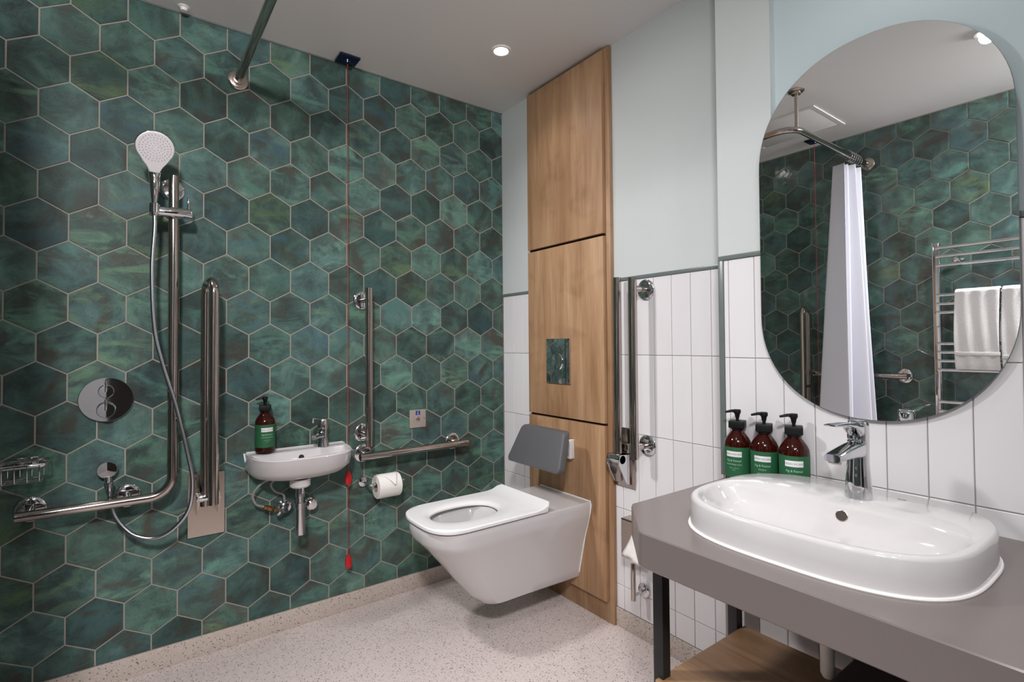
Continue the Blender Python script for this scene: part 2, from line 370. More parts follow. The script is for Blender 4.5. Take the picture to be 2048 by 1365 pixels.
def hexwall(wall, u0, u1, z0, z1, phase_u, phase_z, to3, normal, limit=None, mat=None):
    mat = mat or M_GREEN
    shared = {}; rest = MB(); cnt = 0
    n0 = int((u0-phase_u)/HW)-3; n1 = int((u1-phase_u)/HW)+3; r0 = int((phase_z-z1)/PP)-3; r1 = int((phase_z-z0)/PP)+3
    for r in range(r0, r1):
        for n in range(n0, n1):
            if (n-r) % 2 == 0: continue      # vertical joints sit at n with n-r even; centres between
            cu, cz = phase_u+n*HW, phase_z-r*PP
            hexa = [(cu+HW*a, cz+HS*b) for a, b in ((1, .5), (0, 1), (-1, .5), (-1, -.5), (0, -1), (1, -.5))]
            hexa = shrink(hexa, (cu, cz), 0.0025)
            p = clean(clip(hexa, u0, u1, z0, z1))
            if len(p) < 3 or parea(p) < 1.5e-4: continue
            full = abs(parea(p)-parea(hexa)) < 1e-7
            if limit is not None and cu > limit:
                vs, fs = tile_mesh(p, (cu, cz), to3); o = to3(cu, cz, 0)
                rest.add([Vector(v)+Vector(o)+normal['base'] for v in vs], fs); continue
            if full and 'f' in shared: me = shared['f']
            else:
                vs, fs = tile_mesh(p, (cu, cz), to3); me = fix_mesh('hex_tile', vs, fs, mat)
                nn = me.polygons[len(me.polygons)-1].normal
                if nn.dot(normal['n']) < 0: me.flip_normals()
                if full: shared['f'] = me
            o = bpy.data.objects.new('hex_tile', me); COL.objects.link(o); o.parent = wall
            o.location = Vector(to3(cu, cz, 0))+normal['base']; cnt += 1
    if rest.v:
        o = rest.build('hex_tile', mat, wall, smooth=0); o['kind'] = 'stuff'
    return cnt
PZ = 1.3220
SKT = 0.076
nG = hexwall(wall_left, YD, YB-0.002, SKT+0.002, H-0.006, 0.0, PZ, lambda u, v, h: (h, u, v), {'n': Vector((1, 0, 0)), 'base': Vector((0, 0, 0))})
nD = hexwall(wall_front, 0.003, XR-0.002, SKT+0.002, H-0.006, 0.45, PZ, lambda u, v, h: (u, h, v), {'n': Vector((0, 1, 0)), 'base': Vector((0, YD, 0))}, limit=2.36, mat=M_GREENG)
print('hex tiles', nG, nD)
# white tiles --------------------------------------------------------
def white_tiles(wall, y, xs, zs, x0, x1, z0, z1, skip=None):
    g = 0.0011; shared = {}
    for i in range(len(xs)-1):
        for j in range(len(zs)-1):
            a, b = max(xs[i], x0)+g, min(xs[i+1], x1)-g; c, d = max(zs[j], z0)+g, min(zs[j+1], z1)-g
            if b-a < 0.006 or d-c < 0.006: continue
            if skip and skip(a, b): continue
            key = (round(b-a, 4), round(d-c, 4))
            if key not in shared:
                w2, h2 = (b-a)/2, (d-c)/2
                p = [(-w2, -h2), (w2, -h2), (w2, h2), (-w2, h2)]
                vs, fs = tile_mesh(p, (0, 0), lambda u, v, h: (u, -h, v)); me = fix_mesh('white_tile', vs, fs, M_WHITE)
                if me.polygons[len(me.polygons)-1].normal.y > 0: me.flip_normals()
                shared[key] = me
            o = bpy.data.objects.new('white_tile', shared[key]); COL.objects.link(o); o.parent = wall
            o.location = ((a+b)/2, y, (c+d)/2)
ZR = [-0.148, 0.173, 0.494, 0.815, 1.136, 1.457]
white_tiles(wall_back, YB, [0.0]+[0.0135+0.0837*k for k in range(0, 18)], ZR, 0.002, 0.262, SKT, ZT)
white_tiles(wall_back, YB, [0.7676+0.0835*k for k in range(0, 9)], ZR, 0.782, XM-0.002, SKT, ZT)
white_tiles(wall_br, YM, [1.3365+0.0834*k for k in range(0, 25)], ZR, XM+0.016, XR-0.002, SKT, ZT)
# trims and skirtings
struct(MB().box(0.002, YB-0.003, ZT, 0.262, YB+0.002, ZT+0.0145, 0.001).build('trim_1', M_TRIM))
struct(MB().box(0.785, YB-0.003, ZT, XM-0.001, YB+0.002, ZT+0.0145, 0.001).build('trim_2', M_TRIM))
struct(MB().box(XM-0.001, YM-0.003, ZT, XR-0.002, YM+0.0035, ZT+0.0145, 0.001).build('trim_3', M_TRIM))
struct(MB().box(XM-0.002, YM-0.002, 0.765, XM+0.0155, YM+0.012, ZT, 0.001).build('trim_4', M_TRIM))
struct(MB().box(0.001, YB-0.005, H-0.004, 0.0, YB, H).box(-0.002, YD, H-0.006, 0.002, YB, H-0.0005).build('trim_5', M_TRIM))
struct(MB().box(-0.001, YD, 0, 0.005, YB, SKT, 0.0015).build('baseboard_left', M_SKIRT))
struct(MB().box(0.786, YB-0.006, 0, XM, YB+0.001, SKT, 0.0015).box(0.0, YB-0.006, 0, 0.262, YB+0.001, SKT, 0.0015).build('baseboard_back', M_SKIRT))
struct(MB().box(XM-0.002, YM-0.006, 0, XR, YM+0.001, SKT, 0.0015).box(XM-0.006, YM-0.006, 0, XM+0.001, YB, SKT, 0.0015).build('baseboard_back_right', M_SKIRT))
struct(MB().box(0.0, YD-0.001, 0, XR, YD+0.006, SKT, 0.0015).build('baseboard_front', M_SKIRT))

# ------------------------------------------------------------------ downlights, real ones and added fills
DL_LABELS = ['small round ceiling downlight near the green wall corner above the toilet', 'round ceiling downlight seen at the top right of the mirror',
             'added unseen fill light above the stone worktop', 'added unseen stand-in for bounced light over the shower corner', 'added unseen fill light by the front wall, aimed at the green wall', 'added unseen fill light in front of the door']
for (x, y, pw, ang, aim, rad), lb in zip(DOWNLIGHTS_AND_FILLS, DL_LABELS):
    t = thing('downlight_or_fill', lb, 'ceiling light', (x, y, H), 'ceiling downlights')
    MB().lathe([(0.030, 0.0), (0.044, 0.0), (0.044, -0.003), (0.041, -0.006), (0.032, -0.005), (0.030, -0.001)], (x, y, H), (0, 0, 1), 40, cap=False).build('bezel', M_CEIL, t)
    MB().lathe([(0.0, -0.001), (0.030, -0.001), (0.030, -0.0035), (0.0, -0.0035)], (x, y, H), (0, 0, 1), 32, cap=False).build('lens', M_BULB, t)
    l = bpy.data.lights.new('downlight_or_fill_beam', 'SPOT'); l.energy = pw*SPOT_W; l.spot_size = math.radians(ang); l.spot_blend = 1.0; l.shadow_soft_size = rad; l.color = SPOTCOL
    lo = bpy.data.objects.new('downlight_or_fill_beam', l); lo.parent = t; lo.location = (0, 0, -0.10 if aim else -0.022)
    if aim: lo.rotation_euler = (Vector(aim)-Vector((x, y, H-0.10))).to_track_quat('-Z', 'Y').to_euler()
    COL.objects.link(lo)

# ------------------------------------------------------------------ grab rails
def flange(mb, c, nrm, r=0.041):
    mb.lathe([(r-0.004, 0.0), (r, 0.002), (r, 0.006), (r-0.004, 0.010), (r-0.012, 0.0115), (0.0, 0.012)], c, nrm, 36, cap=False)
def grab_rail(label, path, bases, wall_n, r=0.0165, mat=None, group=None, name='grab_rail', rb=0.07):
    wall_n = Vector(wall_n); t = thing(name, label, 'grab rail', bases[0], group)
    pts = arc_path(path, rb) if len(path) > 2 else path
    MB().tube(pts, r, 24).build('bar', mat or M_STEEL, t)
    for b in bases:
        f = MB(); flange(f, b, wall_n); f.build('wall_flange', M_CHROME, t)
        b = Vector(b)
        # arm up to bar
        ax = [abs(v) for v in wall_n].index(1); dist = abs(Vector(path[0])[ax]-b[ax])
        MB().cyl(b+wall_n*0.010, b+wall_n*dist, 0.012, 18).build('arm', mat or M_STEEL, t)
    return t
grab_rail('L-shaped polished steel grab rail rising beside the shower head', [(0.09, 0.457, 1.805), (0.09, 0.457, 0.652), (0.09, 0.045, 0.652)],
          [(0.0005, 0.457, 1.775), (0.0005, 0.327, 0.652), (0.0005, 0.072, 0.652)], (1, 0, 0))
grab_rail('short vertical steel grab rail on green tiles right of the small basin', [(0.09, 1.19, 0.735), (0.09, 1.19, 1.44)],
          [(0.0005, 1.19, 0.785), (0.0005, 1.19, 1.39)], (1, 0, 0))
grab_rail('horizontal steel grab rail on green tiles above the toilet roll', [(0.09, 1.148, 0.692), (0.09, 1.70, 0.692)],
          [(0.0005, 1.19, 0.692), (0.0005, 1.66, 0.692)], (1, 0, 0))
grab_rail('vertical steel grab rail with two round flanges on the white tiles', [(0.985, 1.905, 0.735), (0.985, 1.905, 1.44)],
          [(0.985, YB-0.0005, 0.778), (0.985, YB-0.0005, 1.398)], (0, -1, 0))
grab_rail('horizontal steel grab rail beside the towel radiator, seen in the mirror', [(0.80, YD+0.075, 0.985), (1.30, YD+0.075, 0.985)],
          [(0.86, YD+0.0005, 0.985), (1.265, YD+0.0005, 0.985)], (0, 1, 0))
# folding U rails
def fold_rail(label, base, nrm, side, z0, ztop, mat):
    """nrm: wall normal, side: direction along wall; base: point on wall (z=0)"""
    nrm = Vector(nrm); side = Vector(side); B = Vector(base); t = thing('folding_support_rail', label, 'support rail', B+Vector((0, 0, z0)))
    Z = Vector((0, 0, 1))
    def pt(d, s, z): return B+nrm*d+side*s+Z*z
    # plate
    mb = MB(); pl = [pt(0.0005, -0.062, z0-0.15), pt(0.0005, 0.062, z0-0.15), pt(0.0005, 0.062, z0+0.09), pt(0.0005, -0.062, z0+0.09)]
    mb.poly(pl, nrm*0.006, 0.002); mb.build('wall_plate', M_SATIN, t)
    # hinge cheeks
    for s in (-0.034, 0.034):
        ck = [pt(0.005, s-0.0025, z0-0.055), pt(0.055, s-0.0025, z0-0.055), pt(0.085, s-0.0025, z0+0.0), pt(0.085, s-0.0025, z0+0.035), pt(0.04, s-0.0025, z0+0.07), pt(0.005, s-0.0025, z0+0.07)]
        MB().poly(ck, side*0.005).build('hinge_cheek', M_STEEL, t)
    MB().cyl(pt(0.062, -0.040, z0+0.012), pt(0.062, 0.040, z0+0.012), 0.018, 24, 0.002).build('hinge_pin', M_CHROME, t)
    path = arc_path([pt(0.060, -0.009, z0-0.02), pt(0.060, -0.009, ztop), pt(0.158, 0.006, ztop), pt(0.158, 0.006, z0+0.005)], 0.046, 12)
    MB().tube(path, 0.0175, 24).build('bar', mat, t)
    MB().cyl(pt(0.062, 0, z0+0.30), pt(0.155, 0, z0+0.30), 0.010, 16).build('brace', mat, t)
    return t
fold_rail('folded-up steel drop rail with square wall plate right of the shower hose', (0.0, 0.5725, 0), (1, 0, 0), (0, 1, 0), 0.605, 1.425, M_STEEL)
fold_rail('folded-up satin drop rail on green tiles beside the curtain, seen in mirror', (0.77, YD, 0), (0, 1, 0), (1, 0, 0), 0.60, 1.40, M_SATIN)
def back_rail():
    t = thing('hinged_support_rail', 'single straight hinged support rail on the white tiles beside the oak panel', 'support rail', (0.865, YB, 0.70))
    MB().box(0.8145, YB-0.0065, 0.589, 0.921, YB-0.0005, 0.835, 0.002).build('wall_plate', M_STEEL, t)
    x = 0.872
    for s in (-0.032, 0.030):
        ck = [(x+s, YB-0.006, 0.73), (x+s, YB-0.078, 0.735), (x+s, YB-0.085, 0.70), (x+s, YB-0.04, 0.615), (x+s, YB-0.006, 0.605)]
        MB().poly(ck, (0.004, 0, 0)).build('hinge_cheek', M_CHROME, t)
    MB().cyl((x-0.036, YB-0.062, 0.715), (x+0.034, YB-0.062, 0.715), 0.019, 24, 0.002).build('hinge_pin', M_CHROME, t)
    MB().tube(arc_path([(x, YB-0.05, 0.70), (x, YB-0.047, 1.455)], 0.01), 0.0165, 24).build('bar', M_STEEL, t)
    MB().box(0.845, YB-0.030, 0.735, 0.905, YB-0.0065, 0.775, 0.004).build('catch_block', M_STEEL, t)
back_rail()

# ------------------------------------------------------------------ curtain rail and curtain
CZ, CY, CX = 2.26, 0.678, 1.10
t = thing('shower_curtain_rail', 'L-shaped steel curtain rail running out from the green wall near the ceiling', 'curtain rail', (0, CY, CZ))
MB().tube(arc_path([(0.012, CY, CZ), (CX, CY, CZ), (CX, YD+0.012, CZ)], 0.09, 12), 0.0155, 24).build('rail', M_STEEL, t)
for c, n in (((0.0005, CY, CZ), (1, 0, 0)), ((CX, YD+0.0005, CZ), (0, 1, 0)), ((CX-0.01, 0.62, H-0.0005), (0, 0, -1))):
    f = MB(); flange(f, c, n, 0.038); f.lathe([(0.022, 0.010), (0.022, 0.022), (0.018, 0.024)], c, n, 24); f.build('flange', M_SATIN, t)
MB().cyl((CX-0.01, 0.62, H-0.01), (CX-0.01, 0.62, CZ+0.01), 0.009, 16).build('ceiling_support', M_SATIN, t)
def curtain():
    rows = []; nz = 40; ny = 120
    for i in range(nz+1):
        f = i/nz; z = 2.215-(2.215-0.12)*f; row = []
        amp = 0.026+0.062*f; span = 0.17+0.09*f
        for j in range(ny+1):
            s = j/ny; y = YD+0.125+span*s
            ph = s*2*PI*4.2
            x = CX-0.035-0.02*f+(math.sin(ph)*amp+math.sin(ph*0.43+1.2)*amp*0.7)+0.006*math.sin(ph*2.3+f*3)
            row.append((x+math.sin(s*PI)*0.03*f, y, z))
        rows.append(row)
    mb = MB(); vs = [p for r in rows for p in r]; n = ny+1
    mb.add(vs, [(i*n+j, i*n+j+1, (i+1)*n+j+1, (i+1)*n+j) for i in range(nz) for j in range(ny)])
    o = mb.build('cloth', M_CURT, smooth=80)
    md = o.modifiers.new('thick', 'SOLIDIFY'); md.thickness = 0.0015
    t = thing('shower_curtain', 'white shower curtain bunched at the wall, seen in the mirror', 'shower curtain', (CX, YD+0.1, 2.2))
    o.parent = t; o.location = -Vector(t.location)
    for k in range(6):
        y = YD+0.14+0.028*k
        pts = [(CX+0.0195*math.cos(a), y, CZ-0.006+0.029*math.sin(a)) for a in [2*PI*i/20 for i in range(21)]]
        MB().tube(pts, 0.002, 8, cap=False).build('curtain_ring', M_CHROME, t)
curtain()

# ------------------------------------------------------------------ shower set
def hand_shower():
    t = thing('hand_shower', 'chrome hand shower with round pale spray plate held on the grab rail', 'hand shower', (0.135, 0.398, 1.70))
    C0 = Vector((0.205, 0.397, 1.862)); nrm = Vector((0.80, 0.02, -0.60)).normalized(); 
    side = Vector((0, 1, 0)); side = (side-nrm*side.dot(nrm)).normalized(); upv = nrm.cross(side).normalized()
    if upv.z < 0: upv = -upv
    half = [(0.0, 1.0)]+[(math.sin(math.radians(d)), math.cos(math.radians(d))) for d in range(8, 129, 8)]+[(0.60, -0.96), (0.44, -1.18), (0.335, -1.38), (0.27, -1.58), (0.0, -1.62)]
    prof = half+[(-a, b) for a, b in reversed(half[1:-1])]
    def drop(sc, off, tail):
        return [C0+side*(a*0.056*sc)+upv*(b*0.056*sc)+nrm*off for a, b in prof]
    MB().rings([drop(0.55, -0.030, 0.03), drop(0.88, -0.022, 0.035), drop(1.0, -0.008, 0.04), drop(1.02, 0.000, 0.04), drop(0.985, 0.004, 0.04)]).build('head', M_CHROME, t)
    MB().rings([drop(0.985, 0.003, 0.04), drop(0.95, 0.0065, 0.04), drop(0.2, 0.0085, 0.02)]).build('spray_plate', M_NOZ, t)
    mb = MB()
    for rr, cnt in ((0.009, 6), (0.018, 12), (0.027, 18), (0.036, 24), (0.045, 30)):
        for k in range(cnt):
            a = 2*PI*k/cnt+rr*40; p = C0+side*rr*math.cos(a)+upv*rr*math.sin(a)+nrm*0.007
            mb.lathe([(0.0013, 0), (0.0011, 0.0022), (0.0, 0.0024)], p, nrm, 6, cap=False)
    o = mb.build('spray_nozzles', plain('nozzle_grey', (158, 152, 156), 0.5), t); o['kind'] = 'stuff'
    tip = C0-upv*0.088
    MB().tube(spline([(0.128, 0.398, 1.690), (0.130, 0.398, 1.715), (0.142, 0.398, 1.75), tip+Vector((-0.012, 0, 0.0)), C0-upv*0.05-nrm*0.014], 8), 0.012, 20,
              taper=[0.0085+0.0095*min(1, i/24) for i in range(33)]).build('handle', M_CHROME, t)
hand_shower()
def slider():
    t = thing('shower_slider', 'chrome slider bracket clamped across the upright of the grab rail', 'shower bracket', (0.09, 0.457, 1.668))
    MB().cyl((0.115, 0.383, 1.664), (0.115, 0.512, 1.668), 0.0185, 28, 0.002).build('body', M_CHROME, t)
    MB().cyl((0.09, 0.457, 1.648), (0.09, 0.457, 1.688), 0.0225, 24, 0.002).build('clamp', M_CHROME, t)
    MB().cyl((0.125, 0.500, 1.680), (0.128, 0.500, 1.722), 0.0042, 12, 0.001).build('lever', M_CHROME, t)
    MB().lathe([(0.016, 0), (0.016, 0.03), (0.012, 0.034), (0.010, 0.034)], (0.128, 0.398, 1.655), (0.06, 0, 1), 24).build('cradle', M_CHROME, t)
slider()
def P2(p): return p
hose_pts = [(0.130, 0.398, 1.662), (0.132, 0.399, 1.60), (0.130, 0.392, 1.45), (0.132, 0.400, 1.25), (0.136, 0.425, 1.12), (0.142, 0.462, 0.98), (0.140, 0.500, 0.80),
            (0.135, 0.515, 0.70), (0.125, 0.505, 0.60), (0.11, 0.460, 0.535), (0.095, 0.405, 0.510), (0.08, 0.345, 0.530), (0.062, 0.300, 0.585), (0.052, 0.281, 0.64), (0.05, 0.277, 0.70)]
def hose():
    t = thing('shower_hose', 'silver shower hose looping from the hand shower down to the wall outlet', 'shower hose', hose_pts[-1])
    pts = spline(hose_pts, 22)
    MB().tube(pts, 0.0068, 14, taper=[0.0068+(0.0006 if i % 2 else 0.0) for i in range(len(pts))]).build('tube', M_HOSE, t)
    MB().cyl(pts[0]+Vector((0, 0, -0.02)), pts[0]+Vector((0, 0, 0.004)), 0.0095, 16, 0.001).build('top_nut', M_CHROME, t)
    MB().lathe([(0.0085, 0), (0.0095, 0.01), (0.0095, 0.02), (0.011, 0.022), (0.011, 0.03)], (0.05, 0.277, 0.688), (0, 0, 1), 16).build('bottom_nut', M_CHROME, t)
hose()
def valve():
    c = Vector((0.0005, 0.266, 1.0)); t = thing('shower_valve', 'round chrome thermostatic shower valve with two knobs on green tiles', 'shower valve', c)
    MB().lathe([(0.074, 0), (0.078, 0.003), (0.078, 0.008), (0.076, 0.0105), (0.0, 0.0105)], c, (1, 0, 0), 64, cap=False).build('face_plate', M_CHROME, t)
    def knob(z, r, L, nm):
        MB().lathe([(r*1.05, 0.008), (r*1.05, 0.014), (r*0.9, 0.018), (r, 0.020), (r, L-0.003), (r*0.93, L), (r*0.5, L+0.0005), (0, L+0.0005)], c+Vector((0, 0, z)), (1, 0, 0), 40, cap=False).build(nm, M_CHROME, t)
    knob(0.030, 0.022, 0.045, 'upper_knob'); knob(-0.034, 0.026, 0.055, 'lower_knob')
    MB().tube(spline([c+Vector((0.046, 0, 0.030)), c+Vector((0.052, 0, 0.045)), c+Vector((0.052, 0, 0.062)), c+Vector((0.056, 0.001, 0.070))], 6), 0.0035, 12).build('lever', M_CHROME, t)
    MB().tube(spline([c+Vector((0.054, 0, -0.034)), c+Vector((0.058, 0, -0.015)), c+Vector((0.058, 0, 0.004))], 6), 0.0035, 12).build('lever', M_CHROME, t)
valve()
def outlet():
    c = Vector((0.0005, 0.270, 0.757)); t = thing('hose_outlet', 'round chrome hose outlet on green tiles just above the horizontal rail', 'hose outlet', c)
    MB().lathe([(0.028, 0), (0.030, 0.002), (0.030, 0.030), (0.027, 0.036), (0, 0.037)], c, (1, 0, 0), 40, cap=False).build('body', M_CHROME, t)
    MB().lathe([(0.0105, 0.0), (0.0105, -0.018), (0.013, -0.020), (0.011, -0.044), (0.009, -0.046)], (0.030, 0.272, 0.732), (-0.2, -0.05, 1), 20).build('spout', M_CHROME, t)
outlet()
def basket():
    t = thing('shower_basket', 'small chrome wire soap basket on the green wall at the far left', 'shower basket', (0.0, 0.0, 0.80))
    x1, y0, y1, zt = 0.115, -0.12, 0.123, 0.812
    def band(zz, h, nm, xo=0.0):
        mb = MB(); P = arc_path([(0.004, y0, zz), (x1+xo, y0, zz), (x1+xo, y1, zz), (0.004, y1, zz), (0.004, y0, zz)], 0.02, 6)
        a = [Vector(p) for p in P]; rs = [[p+Vector((0, 0, -h/2)) for p in a], [p+Vector((0, 0, h/2)) for p in a]]
        mb.rings(rs, False, False, closed=False); o = mb.build(nm, M_CHROME, t)
        md = o.modifiers.new('thick', 'SOLIDIFY'); md.thickness = 0.003
    band(zt, 0.012, 'top_rim'); 
    for k in range(8):
        y = y0+0.02+(y1-y0-0.04)*k/7
        MB().tube(arc_path([(0.006, y, zt), (0.008, y, zt-0.055), (x1-0.004, y, zt-0.055), (x1-0.001, y, zt)], 0.012, 5), 0.0016, 8).build('wire', M_CHROME, t)
    for x in (0.03, 0.06, 0.09):
        MB().cyl((x, y0+0.015, zt-0.0535), (x, y1-0.015, zt-0.0535), 0.0016, 8).build('wire', M_CHROME, t)
    MB().box(0.0005, 0.03, zt-0.02, 0.006, 0.09, zt+0.012, 0.002).build('wall_bracket', M_CHROME, t)
basket()

# ------------------------------------------------------------------ pull cords, sensor, hatch, emergency reset plate
def pull_cord(label, x, y, zb, cs, group, cyo=0.0):
    t = thing('alarm_pull_cord', label, 'alarm cord', (x, y, H), group)
    MB().box(x-0.043, y-0.045, H-0.009, x+0.043, y+0.045, H-0.0005, 0.003).lathe([(0.016, 0), (0.013, 0.012), (0.006, 0.014)], (x, y, H-0.009), (0, 0, -1), 20).build('ceiling_plate', M_NAVY, t)
    MB().cyl((x, y, H-0.02), (x, y, zb[1]), 0.0017, 8).build('cord', M_REDC, t)
    for z in zb:
        def tri(s, dx): return [Vector((x+dx, y+s*a, z+s*b)) for a, b in ((0, 0.034), (0.010, 0.022), (0.014, -0.004), (0.011, -0.024), (0, -0.032), (-0.011, -0.024), (-0.014, -0.004), (-0.010, 0.022))]
        MB().rings([tri(0.7, -0.008), tri(1.0, -0.005), tri(1.0, 0.005), tri(0.7, 0.008)]).build('pull_handle', M_RED, t)
    return t
pull_cord('red emergency pull cord hanging down the green wall right of the small basin', 0.052, 1.108, (0.60, 0.235), 1, 'emergency pull cords')
pull_cord('red emergency pull cord behind the curtain rail, seen in the mirror', 0.845, YD+0.11, (0.62, 0.30), 1, 'emergency pull cords')
tag(MB().lathe([(0.0, -0.016), (0.010, -0.016), (0.013, -0.006), (0.020, -0.003), (0.020, -0.0005), (0.0, -0.0005)], (0.045, 0.488, H), (0, 0, 1), 24, cap=False).build('ceiling_sensor', M_CAULK), 'tiny white round sensor on the ceiling beside the green wall', 'sensor')
def hatch():
    x0, x1, y0, y1 = 0.60, 1.045, -0.01, 0.35
    t = thing('ceiling_hatch', 'square white access hatch in the ceiling, seen in the mirror', 'ceiling hatch', ((x0+x1)/2, (y0+y1)/2, H))
    fr = MB(); wv = 0.022
    fr.box(x0-wv, y0-wv, H-0.005, x1+wv, y0, H-0.0005).box(x0-wv, y1, H-0.005, x1+wv, y1+wv, H-0.0005).box(x0-wv, y0, H-0.005, x0, y1, H-0.0005).box(x1, y0, H-0.005, x1+wv, y1, H-0.0005)
    fr.build('frame', M_CEIL, t); MB().box(x0+0.003, y0+0.003, H-0.004, x1-0.003, y1-0.003, H-0.0005, 0.001).build('panel', M_CEIL, t)
hatch()
def reset_plate():
    y0, y1, z0, z1 = 1.424, 1.510, 0.780, 0.867
    t = thing('alarm_reset_plate', 'small square satin switch plate with blue symbol on green tiles', 'switch plate', (0, (y0+y1)/2, z0))
    MB().box(0.0005, y0, z0, 0.008, y1, z1, 0.0015).build('plate', M_PLATE, t)
    MB().box(0.0075, 1.455, 0.842, 0.0088, 1.479, 0.862).build('symbol_panel', M_BLUE, t)
    MB().lathe([(0.011, 0), (0.011, 0.003), (0.009, 0.004), (0, 0.004)], (0.0078, 1.466, 0.822), (1, 0, 0), 24, cap=False).build('button', M_SATIN, t)
    mb = MB()
    # little wheelchair-like mark: head, back line and wheel
    mb.cyl((0.0088, 1.467, 0.858), (0.0092, 1.467, 0.858), 0.0016, 10).box(0.0088, 1.4655, 0.849, 0.0092, 1.4675, 0.856)
    mb.tube([(0.009, 1.4665+0.004*math.cos(a), 0.8475+0.004*math.sin(a)) for a in [PI*0.6+i*PI*1.5/10 for i in range(11)]], 0.0005, 6)
    mb.build('symbol', M_LABELW, t)
    for yy in (1.433, 1.501): MB().cyl((0.008, yy, 0.824), (0.009, yy, 0.824), 0.003, 12).build('screw', M_CHROME, t)
reset_plate()

# ------------------------------------------------------------------ toilet roll holder (green wall)
def roll():
    y0, y1, x, z = 1.222, 1.328, 0.085, 0.548
    h = thing('toilet_roll_holder', 'chrome toilet roll holder on green tiles under the horizontal rail', 'roll holder', (0, 1.19, 0.565))
    MB().lathe([(0.024, 0), (0.025, 0.004), (0.022, 0.012), (0.012, 0.016), (0, 0.016)], (0.0005, 1.192, 0.562), (1, 0, 0), 32, cap=False).build('wall_rose', M_CHROME, h)
    MB().tube(arc_path([(0.012, 1.192, 0.562), (x, 1.192, 0.560), (x, 1.352, 0.560)], 0.014, 6), 0.006, 14).build('arm', M_CHROME, h)
    MB().lathe([(0.0, 0), (0.008, 0.001), (0.008, 0.006), (0.0, 0.007)], (x, 1.35, 0.560), (0, 1, 0), 14, cap=False).build('end_knob', M_CHROME, h)
    t = thing('toilet_roll', 'white toilet roll with folded corner hanging on the green wall', 'toilet roll', (x, y0, z-0.05))
    R = 0.052
    MB().lathe([(0.021, 0.0), (R-0.002, 0.0), (R, 0.002), (R, y1-y0-0.002), (R-0.002, y1-y0), (0.021, y1-y0)], (x, y0, z), (0, 1, 0), 48, cap=False).build('paper', M_PAPER, t)
    MB().lathe([(0.019, -0.001), (0.021, -0.001), (0.021, y1-y0+0.001), (0.019, y1-y0+0.001), (0.019, -0.001)], (x, y0, z), (0, 1, 0), 32, cap=False).build('core', M_CARD, t)
    # folded triangular tail lying on the front of the roll
    rows = []; n = 14
    for i in range(n+1):
        a = math.radians(100-i*(88/n)); rr = R+0.0012+0.010*(i/n)**3; f = i/n
        c = Vector((x+rr*math.cos(a), 0, z+rr*math.sin(a)))
        ya, yb = y0+0.001+(0.064)*f, y1-0.001-0.036*f
        rows.append([(c.x, ya+(yb-ya)*s/6, c.z) for s in range(7)])
    mb = MB(); mb.add([p for r in rows for p in r], [(i*7+j, i*7+j+1, (i+1)*7+j+1, (i+1)*7+j) for i in range(n) for j in range(6)])
    o = mb.build('folded_tail', M_PAPER, t); md = o.modifiers.new('t', 'SOLIDIFY'); md.thickness = 0.0014; md.offset = 1
roll()

